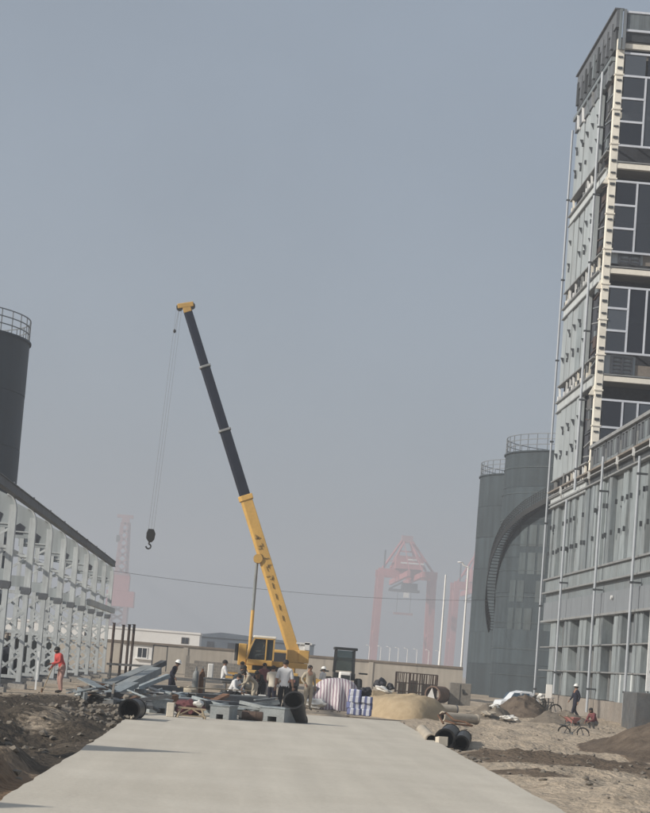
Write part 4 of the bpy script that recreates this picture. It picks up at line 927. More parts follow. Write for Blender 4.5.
up = MB().box((-.05, 94.75, 1.34), (3.2, 96.5, 1.6)).box((2.2, 94.95, 1.6), (3.05, 95.1, 2.2)).box((2.2, 96.1, 1.6), (3.05, 96.25, 2.2)).build('upper_frame', 'crane_yellow', cr, True, bevel=.02)
MB().box((2.75, 94.9, 1.62), (3.25, 96.4, 2.22)).build('counterweight', 'crane_yellow', cr, True, bevel=.03)
MB().tube((2.95, 94.95, 2.34), (2.95, 96.35, 2.34), .2, n=16).build('winch_drum', 'white_paint', cr, True)
MB().box((3.0, 94.88, 2.25), (3.24, 95.0, 2.62)).box((2.6, 94.88, 2.5), (3.35, 94.98, 2.58)).build('winch_guard', 'white_paint', cr, True)
MB().box((-.1, 94.3, 1.3), (.3, 95.2, 2.32)).build('tool_box', 'crane_yellow', cr, True, bevel=.04)
MB().tube((-.18, 94.5, 1.5), (-.18, 94.5, 2.3), .09, n=10).build('exhaust', 'cab_dark', cr, True)
# operator cab
cb_ = MB().box((.32, 93.75, 1.36), (1.52, 94.7, 1.62)).build('cab', 'crane_yellow', cr, True, bevel=.03)
poly = [(.30, 1.62), (.42, 2.1), (.62, 2.62), (1.54, 2.62), (1.54, 1.62)]
for y in (93.76, 94.66):
    f = MB()
    for p, q in zip(poly, poly[1:]): f.bar((p[0], y, p[1]), (q[0], y, q[1]), .07, .09, (0,1,0))
    f.bar((1.18, y, 1.62), (1.18, y, 2.62), .06, .06, (0,1,0)); f.build('cab_frame', 'crane_yellow', cb_, True)
MB().box((.55, 93.7, 2.63), (1.62, 94.72, 2.74)).build('cab_roof', 'cream', cb_, True, bevel=.03)
MB().prism([(.36, 1.63), (.48, 2.1), (.66, 2.58), (1.14, 2.58), (1.14, 1.63)], 93.79, 93.80).build('side_window', 'cab_glass', cb_, True)
MB().prism([(1.22, 1.63), (1.5, 1.63), (1.5, 2.58), (1.22, 2.58)], 93.79, 93.80).build('side_window', 'cab_glass', cb_, True)
MB().prism([(.36, 1.63), (.48, 2.1), (.66, 2.58), (1.5, 2.58), (1.5, 1.63)], 94.68, 94.69).build('side_window', 'window_dark', cb_, True)
MB().add([(.31, 93.8, 1.65), (.31, 94.64, 1.65), (.43, 94.64, 2.1), (.43, 93.8, 2.1), (.62, 94.64, 2.58), (.62, 93.8, 2.58)], [(0,1,2,3), (3,2,4,5)]).build('windscreen', 'cab_glass', cb_, True)
MB().box((.9, 94.0, 1.63), (1.35, 94.45, 1.85)).box((1.3, 94.0, 1.85), (1.4, 94.45, 2.4)).build('seat', 'cab_dark', cb_, True)
person('crane operator in grey seated inside the yellow cab', (1.12, 94.22, 1.36), R_(-90), SIT, 'cloth_grey', 'cloth_grey', 'skin', h=1.55, group='crane crew')
# telescopic boom
A = Vector((2.62, 95.6, 1.85)); B = Vector((-4.06, 95.6, 18.5)); dB = (B-A).normalized(); LB = (B-A).length; nB = Vector((-dB.z, 0, dB.x))
if nB.x > 0: nB = -nB
def boom_sec(t0, t1, w, hgt, name, mat, off=0):
    m = MB(); p = A+dB*t0*LB; q = A+dB*t1*LB
    prof = []
    for u, v in ((-.5,-.5),(-.5,.30),(-.32,.5),(.32,.5),(.5,.30),(.5,-.5)):   # u across (y), v along nB; rounded belly
        prof.append((u*w, v*hgt))
    a = [p+Vector((0,u,0))+nB*v for u, v in prof]; b = [q+Vector((0,u,0))+nB*v for u, v in prof]; n = 6
    m.add(a+b, [(k,(k+1)%n,n+(k+1)%n,n+k) for k in range(n)]+[tuple(range(n))[::-1], tuple(range(n, 2*n))]); return m.build(name, mat, cr, True, bevel=.02)
b1 = boom_sec(-.02, .445, .58, .58, 'boom_section', 'crane_yellow')
boom_sec(.43, .635, .46, .52, 'boom_section', 'boom_dark'); boom_sec(.63, .815, .42, .47, 'boom_section', 'boom_dark'); boom_sec(.81, .975, .38, .42, 'boom_section', 'boom_dark')
boom_sec(.438, .452, .66, .70, 'boom_collar', 'crane_yellow'); boom_sec(.632, .638, .56, .62, 'boom_collar', 'ledge'); boom_sec(.812, .818, .52, .56, 'boom_collar', 'ledge')
hd = MB(); T = A+dB*.985*LB
hd.bar(T+Vector((-.42,0,-.04)), T+Vector((.34,0,.14)), .24, .42, (0,1,0)); hd.bar(T-dB*.3, T, .40, .40); hd.build('boom_head', 'crane_yellow', cr, True, bevel=.03)
for off, lab in ((.36, 0), (-.3, 1)): c = T+Vector((-off*.9, 0, -off*.2)); MB().tube((c.x, 95.42, c.z), (c.x, 95.78, c.z), .15, n=16).build('sheave', 'cab_dark', cr, True)
# markings up the boom: dark illegible characters painted on its side
for k in range(5):
    c = A+dB*LB*(.335-.028*k)+Vector((0,-.315,0)); mk = MB(); rr = random.Random(k)
    for q in range(4): u0, v0 = rr.uniform(-.12, .12), rr.uniform(-.12, .12); hz = q % 2; p = c+nB*u0+dB*v0; e = (nB if hz else dB)*.11; mk.bar(p-e*.8, p+e*.8, .012, .024, (0,1,0))
    mk.build('boom_mark', 'cab_dark', b1, True)
for k in range(4):
    c = A+dB*LB*(.20-.03*k)+Vector((0,-.315,0)); MB().bar(c-dB*.13+nB*.02, c+dB*.13, .012, .05, (0,1,0)).build('boom_mark', 'cab_dark', b1, True)
c = A+dB*LB*.28; MB().tube(c+Vector((0,-.36,0))+nB*.3, c+Vector((0,.36,0))+nB*.3, .22, n=16).build('cylinder_pivot', 'crane_yellow', cr, True)
lp = c+nB*.34; fb = Vector((.42, 95.6, 1.5)); md_ = lp.lerp(fb, .5)
MB().tube(lp, md_, .075, n=14).build('cylinder_rod', 'plate_grey', cr, True, smooth=True); MB().tube(md_, fb, .085, n=14).build('cylinder_barrel', 'crane_yellow', cr, True, smooth=True)
# hook block on slack ropes, swung a little to the left
hookp = Vector((-4.72, 95.5, 7.35)); tip = T+Vector((-.34, 0, -.1))
for dy in (-.13, 0, .13): MB().tube((tip.x+dy*.9, 95.6+dy, tip.z), (hookp.x+dy*.9, hookp.y+dy, hookp.z), .006, n=5).build('hoist_rope', 'rope', cr, True)
wt = tip+Vector((-.12, -.1, -1.15)); MB().tube(tip, wt, .008, n=4).build('limit_cord', 'rope', cr, True); MB().blob(wt, (.14, .14, .2), 1, .05, 2).build('limit_weight', 'black_iron', cr, True)
hk = MB(); hk.prism([(hookp.x-.2, hookp.z-.15), (hookp.x-.13, hookp.z+.05), (hookp.x+.13, hookp.z+.05), (hookp.x+.22, hookp.z-.15), (hookp.x+.18, hookp.z-.45), (hookp.x+.06, hookp.z-.58), (hookp.x-.1, hookp.z-.55), (hookp.x-.2, hookp.z-.4)], hookp.y-.16, hookp.y+.16)
hb = hk.build('hook_block', 'black_iron', cr, True, bevel=.03)
pts = [(hookp.x-.03, hookp.y, hookp.z-.56)]+[(hookp.x-.06-.12*math.cos(a), hookp.y, hookp.z-.78-.12*math.sin(a)) for a in [R_(d) for d in (-90, -140, 170, 120, 75, 35, 0)]]
MB().path(pts, .038, 8).build('hook', 'black_iron', hb, True)

# ------------------------------------------------------------------ tractor
tr = thing('tractor', 'small tractor with a dark glazed cab behind the striped sheet', 'tractor', (5.25, 100, -.15))
MB().box((4.72, 99.8, .95), (5.78, 101.2, 1.3)).build('cab_floor', 'cab_dark', tr, True)
fr = MB()
for x in (4.74, 5.7):
    for y in (99.85, 101.15): fr.bar((x, y, 1.3), (x+(.03 if x < 5 else -.03), y, 2.42), .09)
fr.build('cab_frame', 'cab_dark', tr, True)
MB().box((4.66, 99.75, 2.43), (5.82, 101.25, 2.56)).build('cab_roof', 'cab_dark', tr, True, bevel=.04)
MB().box((4.8, 99.84, 1.4), (5.66, 99.86, 2.40)).build('windscreen', 'cab_glass', tr, True); MB().box((4.8, 101.14, 1.4), (5.66, 101.16, 2.40)).build('rear_window', 'cab_glass', tr, True)
MB().box((4.95, 98.5, .65), (5.5, 99.78, 1.35)).build('bonnet', 'render_white', tr, True, bevel=.06); MB().box((5.0, 98.46, .75), (5.45, 98.5, 1.2)).build('grille', 'cab_dark', tr, True)
tw = MB().lathe([(.3,-.17),(.55,-.19),(.6,-.1),(.6,.1),(.55,.19),(.3,.17),(.3,-.17)], n=28).mesh('tyre', 'rubber', True)
for x, y, s in ((4.5, 100.7, 1.0), (6.0, 100.7, 1.0), (4.7, 98.9, .68), (5.75, 98.9, .68)):
    w = link('wheel', tw, tr, (x-5.25, y-100, .6*s+.02), (0, R_(90), 0)); w.scale = (s, s, s); r_ = link('rim', rim, w)
for x in (4.28, 6.22): MB().box((x-.2, 100.2, 1.28), (x+.2, 101.3, 1.36)).build('mudguard', 'cab_dark', tr, True, bevel=.02)
MB().bar((4.6, 98.6, 1.0), (4.6, 97.9, .5), .1).build('loader_arm', 'cab_dark', tr, True); MB().bar((5.9, 98.6, 1.0), (5.9, 97.9, .5), .1).build('loader_arm', 'cab_dark', tr, True)
MB().box((4.4, 97.4, .1), (6.1, 97.9, .65)).build('bucket', 'plate_dark', tr, True)

# ------------------------------------------------------------------ heaps and covers
def heap(name, label, cx, cy, rx, ry, h, mat, seed, cat, rough=.25, skew=(0,0), flat=.15, group=None, pts=44):
    vs = []; fs = []; nr = 22; n = pts; z0 = -.35
    for i in range(nr+1):
        r = i/nr
        for k in range(n):
            a = 2*math.pi*k/n; edge = 1+.16*noise.noise(Vector((math.cos(a)*1.3+seed, math.sin(a)*1.3, seed)))
            x = rx*r*edge*math.cos(a); y = ry*r*edge*math.sin(a)
            prof = 1-r**5 if mat == 'sand' else 1-float(sst(flat*.7, 1.0, r))*.55-.45*max(0, (r-flat*.4)/(1-flat*.4)); z = h*prof*(1+rough*fbm(x, y, .9/max(.4, min(rx, ry)/2), 4, seed)) + (.12 if rough > .15 else .05)*h*fbm(x, y, 3.0, 4, seed+2)*(1 if r < .97 else 0)
            vs.append((cx+x+skew[0]*(1-r), cy+y+skew[1]*(1-r), z+(ground_h(cx+x, cy+y)-.03) if r < 1 else z0))
    for i in range(nr):
        for k in range(n): fs.append((i*n+k, (i+1)*n+k, (i+1)*n+(k+1)%n, i*n+(k+1)%n))
    fs.append(tuple(range(n)))
    m = MB(); m.add(vs, fs); return solo(m, name, mat, label, cat, (cx, cy, -.2), group, smooth=True)
def soil_m(name, a, b, sc=2.2, bump=.9):
    m = bpy.data.materials.new(name); m.use_nodes = True; N = m.node_tree.nodes; L = m.node_tree.links; bs = N['Principled BSDF']; bs.inputs['Roughness'].default_value = .95; bs.inputs['Specular IOR Level'].default_value = .12
    tc = N.new('ShaderNodeTexCoord'); n1 = N.new('ShaderNodeTexNoise'); n1.inputs['Scale'].default_value = sc; n1.inputs['Detail'].default_value = 10; n1.inputs['Roughness'].default_value = .68; L.new(tc.outputs['Object'], n1.inputs['Vector'])
    r = N.new('ShaderNodeValToRGB'); r.color_ramp.elements[0].position = .32; r.color_ramp.elements[0].color = (*a, 1); r.color_ramp.elements[1].position = .7; r.color_ramp.elements[1].color = (*b, 1); L.new(n1.outputs['Fac'], r.inputs[0]); L.new(r.outputs[0], bs.inputs['Base Color'])
    bp = N.new('ShaderNodeBump'); bp.inputs['Strength'].default_value = bump; bp.inputs['Distance'].default_value = .12; L.new(n1.outputs['Fac'], bp.inputs['Height']); L.new(bp.outputs[0], bs.inputs['Normal']); MATS[name] = m
soil_m('sand', (.33, .255, .165), (.44, .35, .235), 3, .4); soil_m('brown_soil', (.085, .066, .052), (.17, .135, .105)); soil_m('grey_soil', (.13, .11, .09), (.22, .19, .155))
heap('sand_heap', 'heap of yellow sand beside the blue and white bags', 6.4, 75.5, 1.75, 2.8, .9, 'sand', 1, 'sand heap', .14, flat=.95)
heap('soil_heap', 'brown soil heap in front of the white car', 14.1, 99, 1.7, 3.0, .98, 'brown_soil', 5, 'soil heap', .2, flat=.3)
heap('soil_heap', 'low greyish soil heap below the parked bicycle', 14.3, 88, 1.5, 2.4, .55, 'grey_soil', 9, 'soil heap', .3, flat=.3)
heap('soil_heap', 'large brown soil heap at the edge beside the hall', 13.1, 54.5, 4.0, 8.0, .78, 'brown_soil', 13, 'soil heap', .8, flat=.5, pts=80)
heap('rubble_heap', 'small pale rubble heap under the scattered scrap steel', -3.6, 66, 2.0, 5.0, .55, 'grey_soil', 17, 'rubble heap', .5, flat=.4)
heap('rubble_heap', 'low grey spoil heap under the steel tables by the crane', -.4, 70, 2.2, 5.0, .38, 'grey_soil', 19, 'rubble heap', .5, flat=.5)
heap('rubble_heap', 'low pale rubble heap between the pale pipes and the white car', 11.0, 86, 1.3, 2.2, .5, 'grey_soil', 23, 'rubble heap', .6, flat=.3)
for k, (x, y, z, dx, lab) in enumerate(((10.6, 84.6, .12, .5, 'crumpled pale sheet on the rubble nearest the pale pipes'), (11.5, 84.2, .02, .6, 'flat white sheet scrap at the foot of the pale rubble'), (11.0, 85.6, .42, .35, 'small white scrap on top of the pale rubble'))):
    solo(MB().blob((x, y, z), (dx, dx*.9, dx*.4), k+11, .5, 3), 'sheet_scrap', 'sack_white' if k else 'pipe_pale', lab, 'scrap', (x, y, z-.1), smooth=True)
# striped sheet over a load
m = MB(); n = 72; nr = 20; vs = []; fs = []
for i in range(nr+1):
    r = i/nr
    for k in range(n):
        a = 2*math.pi*k/n; fold = .09*r*r*math.sin(k*2*math.pi*11/n)+.05*noise.noise(Vector((math.cos(a)*2.5, math.sin(a)*2.5, r*2)))
        sq = 1/max(abs(math.cos(a)), abs(math.sin(a)))**.55
        R1 = (r**.8)*(1+fold*1.3)*sq**.5; z = 1.26*(1-r**2.8)+.05*noise.noise(Vector((math.cos(a)*r*3, math.sin(a)*r*3, 4)))
        vs.append((4.0+(1.1 if math.cos(a) > 0 else 1.25)*R1*math.cos(a), 80.2+1.1*R1*math.sin(a), max(z, .0)-.12))
for i in range(nr):
    for k in range(n): fs.append((i*n+k, (i+1)*n+k, (i+1)*n+(k+1)%n, i*n+(k+1)%n))
m.add(vs, fs); solo(m, 'striped_sheet', 'tarp_stripe', 'purple and white striped sheet draped over a load', 'tarpaulin', (4.02, 80.2, -.15), smooth=True)
solo(MB().blob((3.05, 79.2, .05), (.95, .8, .35), 6, .4, 3), 'crumpled_sheet', 'sack_white', 'crumpled pale sheet lying at the foot of the striped sheet', 'sheet', (3.05, 79.2, -.1), smooth=True)
solo(MB().prism([(2.55, -.1), (2.75, -.1), (3.15, .75), (3.02, .78)], 79.6, 79.72), 'leaning_board', 'plate_dark', 'dark board leaning against the striped sheet', 'board', (2.8, 79.6, -.1))
def bag_mesh(name, dims, mat, seed):
    bm = bmesh.new(); bmesh.ops.create_cube(bm, size=1); bmesh.ops.subdivide_edges(bm, edges=bm.edges, cuts=5, use_grid_fill=True)
    for v in bm.verts:
        x, y, z = v.co; f = 1-.22*((abs(2*x))**4)*.6-.22*((abs(2*y))**4)*.6
        v.co = Vector((x*dims[0], y*dims[1], z*dims[2]*max(.35, f)))+Vector((0,0,.03*noise.noise(Vector((x*3+seed, y*3, z*3)))))
    me = bpy.data.meshes.new(name); bm.to_mesh(me); bm.free(); me.materials.append(MATS[mat]); me.polygons.foreach_set('use_smooth', [True]*len(me.polygons)); return me
bagm = bag_mesh('bag', (.42, .62, .25), 'bag_blue', 1)
names = {0: 'bottom', 1: 'second', 2: 'third', 3: 'top'}
for c in range(2):
    for r in range(4):
        if c == 1 and r == 3: continue
        o = link('cement_bag', bagm, None, (4.08+c*.42+U(-.02, .02), 69.8+U(-.06, .06), .10+r*.215), (0, 0, U(-.12, .12)))
        tag(o, ('blue and white bag, %s of the stack nearest the striped sheet' if c == 0 else 'blue and white bag, %s of the stack nearest the sand') % (('bottom', 'second up', 'third up', 'topmost')[r] if c == 0 else ('bottom', 'middle', 'topmost')[r]), 'bag', 'stacked blue and white bags')
solo(MB().blob((4.45, 69.8, .82), (.42, .4, .3), 3, .3, 3), 'black_bundle', 'bag_dark', 'black bundle on top of the blue and white bags', 'bundle', (4.45, 69.8, .7), smooth=True)
solo(MB().blob((6.22, 88, .98), (.5, .5, .5), 4, .25, 3), 'black_bundle', 'bag_dark', 'larger black bundle behind the sand heap', 'bundle', (6.22, 88, .6), smooth=True)
solo(MB().blob((6.66, 88, .88), (.36, .4, .3), 7, .25, 3), 'black_bundle', 'bag_dark', 'smaller black bundle behind the sand heap', 'bundle', (6.66, 88, .6), smooth=True)
solo(MB().blob((6.42, 87.7, .72), (.75, .4, .22), 2, .3, 3, Matrix.Rotation(.35, 3, 'Y')), 'white_sack', 'sack_white', 'white sack between the two black bundles', 'sack', (6.42, 87.7, .6), smooth=True)
solo(MB().box((5.9, 87.6, -.2), (6.95, 88.6, .68)), 'supply_crate', 'timber', 'wooden crate under the black bundles behind the sand', 'crate', (6.4, 88, -.2))
# rusty cage of bars
rc = thing('bar_cage', 'rusty cage of upright bars before the beige wall', 'cage', (13.3, 150, -.2))
for y in (150, 151):
    for z in (.1, .75, 1.5): MB().bar((11.78, y, z), (14.85, y, z-.02), .07).build('rail', 'rust', rc, True)
for k in range(13):
    x = 11.8+k*.254
    for y in (150, 151): MB().bar((x+U(-.03,.03), y, -.15), (x+U(-.05,.05), y, 1.5-U(0, .02)), .06 if k % 4 else .1).build('bar', 'rust', rc, True)
for k in range(3): MB().box((12.0+k*.9, 150.3, -.15), (12.55+k*.9, 150.8, .7+.25*(k % 2))).build('packed_block', random.choice(('brown_drum', 'plate_dark', 'timber')), rc, True)
cv = MB().pipe((11.55, 119.0, .38), (12.3, 120.4, .38), .50, .42, 32)
solo(cv, 'culvert_pipe', 'brown_drum', 'short wide brown pipe section with a pale inside beyond the sand', 'pipe', (11.9, 119.7, -.1), smooth=True)
solo(MB().prism([(11.15, -.05), (11.75, -.05), (11.5, .75)], 118.9, 119.0), 'broken_slab', 'render_white', 'broken white slab leaning in the brown pipe mouth', 'slab', (11.45, 118.9, -.1))
def pipe(label, p, q, ro, wall_t, mat, name='pipe', group=None, cap=None):
    t = thing(name, label, 'pipe', ((p[0]+q[0])/2, (p[1]+q[1])/2, min(p[2], q[2])-ro), group=group)
    MB().pipe(p, q, ro, ro-wall_t, 28).build('wall', mat, t, True, smooth=True)
    d = (Vector(q)-Vector(p)).normalized(); MB().pipe(Vector(p)+d*.07, Vector(q)-d*.01, ro-wall_t-.002, ro-wall_t-.012, 28).build('bore_shade', 'bore_shade', t, True, smooth=True)  # thin lining with the shade of the hollow painted in
    MB().tube(Vector(p)+d*min(.9, (Vector(q)-Vector(p)).length*.6), Vector(p)+d*min(.93, (Vector(q)-Vector(p)).length*.65), ro-wall_t-.015, n=24).build('shade_plug', 'bore_shade', t, True)  # black plug added inside so the pipe mouth looks unlit
    MB().pipe(Vector(p), Vector(p)+d*.06, ro+.02, ro-wall_t-.001, 28).build('rim', cap or mat, t, True, smooth=True); MB().pipe(Vector(q)-d*.06, Vector(q), ro+.02, ro-wall_t-.001, 28).build('rim', cap or mat, t, True, smooth=True)
    return t
pipe('pale concrete pipe lying beyond the sand heap, the farther one', (7.6, 84.6, .16), (9.35, 85.4, .16), .19, .03, 'pipe_pale', group='lying pale pipes', cap='plate_dark')
pipe('pale concrete pipe lying beside the sand heap, the nearer one', (7.35, 71.6, .13), (8.7, 72.4, .10), .17, .03, 'pipe_pale', group='lying pale pipes')
pipe('small black-mouthed pipe at the slab edge, leftmost of three', (4.86, 49.4, .0), (5.35, 57.5, .0), .15, .025, 'pipe_pale', group='three pipes at the slab edge')
pipe('largest black-mouthed pipe at the slab edge, in the middle', (5.14, 49.0, .07), (5.75, 53.5, .08), .24, .03, 'hdpe', group='three pipes at the slab edge')
pipe('black-mouthed pipe at the slab edge, rightmost of three', (5.47, 48.4, .0), (6.0, 52.5, .02), .19, .03, 'hdpe', group='three pipes at the slab edge')
solo(MB().box((4.90, 48.2, -.08), (5.12, 48.5, .14)), 'carton', 'cloth_beige', 'small white carton leaning on the pipe mouths', 'carton', (5, 48.3, -.1), rot=(R_(-6), 0, .2))
solo(MB().path([(7.15, 69, -.05), (7.0, 69.5, .2), (7.3, 69.8, .3), (7.55, 69.3, .08), (7.9, 69.0, .05), (8.1, 68.6, -.05), (7.5, 68.4, -.02), (7.2, 68.9, .05)], .035, 8), 'bent_rods', 'rust', 'tangled bent rods on the sand beside the pale pipe', 'rods', (7.4, 69, -.1))
# dark panel with a mark, left of the car
pnl = thing('steel_cabinet', 'plain grey-brown steel cabinet in front of the tank foot', 'cabinet', (13.3, 120, -.2)); MB().box((12.68, 120, -.2), (13.95, 120.8, 1.16)).build('body', 'block_grey', pnl, True, bevel=.02)
MB().bar((13.45, 119.97, .8), (13.5, 119.97, .5), .09, .03, (0,1,0)).bar((13.5, 119.97, .62), (13.68, 119.97, .55), .12, .03, (0,1,0)).build('mark', 'cab_dark', pnl, True); MB().box((13.28, 119.98, -.1), (13.31, 120.0, 1.1)).build('door_joint', 'cab_dark', pnl, True)

# ------------------------------------------------------------------ white car in the hollow
car = thing('parked_car', 'white car with bluish windows half hidden by the soil heap', 'car', (17.0, 122, -.52), R_(8))
side = [(-2.0, .28), (-2.02, .62), (-1.9, .84), (-1.0, .92), (-.45, 1.36), (.2, 1.5), (1.2, 1.48), (1.85, 1.02), (2.0, .9), (2.05, .35), (1.9, .26)]
bm_ = MB(); bm_.prism(side, -.78, .78, 'y'); bm_.v = [(x*.62, y*(1-.1*max(0, z-.9)/.6), z) for x, y, z in bm_.v]
bm_.build('body', 'car_white', car, bevel=.05)
for a, b in ((-.62, -.05), (.02, .62)):
    MB().prism([(a*.95-.05, .98), (b*.95, .98), (b*.9, 1.36), (a*.8+.1, 1.36)], -.80, -.77, 'y').build('side_window', 'car_glass', car); MB().prism([(a*.95-.05, .98), (b*.95, .98), (b*.9, 1.36), (a*.8+.1, 1.36)], .77, .80, 'y').build('side_window', 'car_glass', car)
cw = MB().lathe([(.18,-.09),(.27,-.1),(.31,-.06),(.31,.06),(.27,.1),(.18,.09),(.18,-.09)], n=24).mesh('tyre', 'rubber', True); cr_ = MB().lathe([(0,-.05),(.19,-.07),(.19,.07),(0,.05)], n=20).mesh('rim', 'chrome', True)
for x in (-.8, .82):
    for y in (-.74, .74): w = link('wheel', cw, car, (x, y, .31), (R_(90), 0, 0)); link('rim', cr_, w)
MB().blob((-1.2, -.5, .62), (.1, .3, .16), 1, 0, 2).build('headlight', 'chrome', car); MB().blob((1.25, -.55, .75), (.08, .2, .2), 1, 0, 2).build('tail_light', 'red_plastic', car)
ty = MB().lathe([(.28,-.11),(.46,-.13),(.52,-.08),(.52,.08),(.46,.13),(.28,.11),(.28,-.11)], n=32)
ty.v = [(18.1+x*.94+z*.3, 120.5+x*-.3+z*.94, .32+y) for x, y, z in ty.v]; solo(ty, 'loose_tyre', 'rubber', 'big loose black tyre standing beside the white car', 'tyre', (18.1, 120.5, -.2), smooth=True)
sb = thing('sign_box', 'small white box on a thin post by the hall corner pipe', 'sign', (18.3, 118, -.2)); MB().box((18.15, 117.95, .7), (18.5, 118.1, 1.5)).build('box', 'render_white', sb, True); MB().tube((18.33, 118.03, -.2), (18.33, 118.03, .7), .04, n=8).build('post', 'cab_dark', sb, True)

# ------------------------------------------------------------------ bicycles
def bicycle(label, loc, rz, tilt=0, s=1.0):
    t = thing('bicycle', label, 'bicycle', loc, rz); t.rotation_euler = (tilt, 0, rz); t.scale = (s, s, s)
    for x in (-.52, .52):
        m = MB(); n = 28
        for k in range(n): a0, a1 = 2*math.pi*k/n, 2*math.pi*(k+1)/n; m.tube((x+.32*math.cos(a0), 0, .34+.32*math.sin(a0)), (x+.32*math.cos(a1), 0, .34+.32*math.sin(a1)), .024, n=6, cap=False)
        w = m.build('wheel', 'rubber', t); sp = MB()
        for k in range(14): a = 2*math.pi*k/14; sp.tube((x, .015*(-1)**k, .34), (x+.31*math.cos(a), 0, .34+.31*math.sin(a)), .004, n=4)
        sp.tube((x, -.05, .34), (x, .05, .34), .03, n=8); sp.build('spokes', 'chrome', w)
        MB().path([(x+.36*math.cos(R_(d)), 0, .34+.36*math.sin(R_(d))) for d in range(20, 171, 15)], .018, 5).build('mudguard', 'cab_dark', t)
    MB().path([(-.52,0,.34), (-.14,0,.32), (-.22,0,.82), (-.52,0,.34)], .018, 8).path([(-.14,0,.32), (.36,0,.78), (-.2,0,.76)], .018, 8).path([(.52,0,.34), (.36,0,.78), (.32,0,.98)], .018, 8).build('frame', 'cab_dark', t)
    MB().path([(.32,-.26,1.0), (.40,-.08,1.02), (.32,0,.98), (.40,.08,1.02), (.32,.26,1.0)], .013, 6).build('handlebar', 'chrome', t)
    MB().blob((-.25, 0, .9), (.26, .15, .08), 1, .05, 2).build('saddle', 'cab_dark', t)
    MB().tube((-.14,-.05,.32), (-.14,.05,.32), .08, n=12).bar((-.14,.06,.32), (-.04,.06,.2), .02).bar((-.14,-.06,.32), (-.24,-.06,.44), .02).build('crank', 'chrome', t)
    MB().box((-.75,-.07,.72), (-.32,.07,.74)).build('rack', 'cab_dark', t); return t
bicycle('bicycle standing against the hall wall with a white bag', (15.3, 99, ground_h(15.3, 99)), R_(12), 0, .95)
solo(MB().blob((15.0, 99.0, .88), (.42, .3, .34), 5, .25, 3), 'carrier_bag', 'sack_white', 'white bag resting on the bicycle rack', 'bag', (15, 99, .7), smooth=True)
bicycle('second bicycle leaning low beside the large soil heap', (12.2, 72, ground_h(12.2, 72)-.12), R_(-35), R_(14), .72)
rbk = thing('wheelbarrow', 'red wheelbarrow tray beside the crouching worker', 'wheelbarrow', (13.75, 82, -.15), R_(50)); rbk.scale = (.8,)*3
MB().add([(-.35,-.3,.55),(.4,-.3,.55),(.4,.3,.55),(-.35,.3,.55),(-.2,-.18,.25),(.22,-.18,.25),(.22,.18,.25),(-.2,.18,.25)], [(0,1,5,4),(1,2,6,5),(2,3,7,6),(3,0,4,7),(4,5,6,7)]).build('tray', 'red_plastic', rbk)
for y in (-.22, .22): MB().bar((-.9, y, .62), (.5, y*.5, .2), .04).build('handle', 'timber', rbk); MB().bar((-.25, y, .45), (-.3, y, 0), .035).build('leg', 'cab_dark', rbk)
wv = link('wheel', cw, rbk, (.55, 0, .2), (R_(90), 0, 0)); wv.scale = (.6, .6, .6)

# ------------------------------------------------------------------ scrap steel and stores on the slab end
def channel(name, label, p, q, w, h, t=.03, mat='plate_grey', group='scrap steel heap', cat='steel channel', up=(0,0,1), lip=True):
    p = Vector(p); q = Vector(q); d = (q-p).normalized(); a = d.cross(Vector(up)).normalized(); c = a.cross(d).normalized(); m = MB()
    m.bar(p, q, w, t, up)
    if lip:
        for s in (-1, 1): m.bar(p+a*s*(w/2-t/2)-c*h/2, q+a*s*(w/2-t/2)-c*h/2, t, h-t*1.01, up)
    return solo(m, name, mat, label, cat, ((p.x+q.x)/2, (p.y+q.y)/2, min(p.z, q.z)), group)
channel('steel_channel', 'long wide grey channel leaning up across the scrap heap', (-4.75, 61.0, .12), (-2.95, 66.0, 1.15), .36, .24)
channel('steel_channel', 'second wide grey channel leaning beside the longest one', (-4.1, 60.5, .2), (-2.65, 65.0, 1.12), .34, .22, mat='plate_grey')
channel('steel_channel', 'narrow dark channel leaning steeply behind the long one', (-4.3, 64.0, .2), (-2.5, 66.5, 1.35), .22, .16, mat='plate_dark')
channel('steel_channel', 'narrow pale channel sloping over the scrap towards the walker', (-3.6, 62.0, .25), (-2.2, 63.0, .95), .2, .12, mat='zinc')
channel('steel_channel', 'short pale channel piece lying across the leaning channels', (-3.65, 58.6, .34), (-3.15, 60.4, .66), .42, .12, mat='zinc')
channel('steel_channel', 'dark channel lying flat behind the leaning channels', (-4.6, 66.5, .45), (-2.0, 69.5, .50), .4, .2, mat='plate_dark')
channel('steel_sheet', 'flat grey sheet lying low behind the black pipe mouth', (-2.7, 60.5, .28), (-1.3, 61.8, .30), .8, .04, lip=False, cat='steel sheet')
channel('steel_sheet', 'pale sheet lying on the scrap below the walking worker', (-2.6, 64.5, .32), (-1.2, 66.5, .36), .9, .04, mat='zinc', lip=False, cat='steel sheet')
channel('steel_sheet', 'curved grey gutter sheet lying along the middle of the scrap', (-1.9, 60.0, .30), (.9, 61.4, .30), .5, .15, mat='zinc_b', cat='gutter')
channel('steel_sheet', 'long dark gutter lying behind the middle gutter', (-1.4, 63.0, .42), (1.1, 64.6, .42), .5, .18, mat='plate_dark', cat='gutter')
channel('steel_sheet', 'light grey gutter end pointing at the man in white', (-.9, 57.2, .30), (.45, 58.6, .28), .4, .12, mat='zinc', cat='gutter')
channel('timber_plank', 'weathered plank lying across the back of the scrap', (-2.0, 68.5, .50), (.6, 69.6, .54), .25, .05, mat='timber', lip=False, cat='plank')
channel('steel_channel', 'grey channel on edge under the steel table', (-1.0, 66.8, .36), (1.0, 67.6, .42), .3, .22, mat='plate_grey')
rh = random.Random(31); sm = MB()
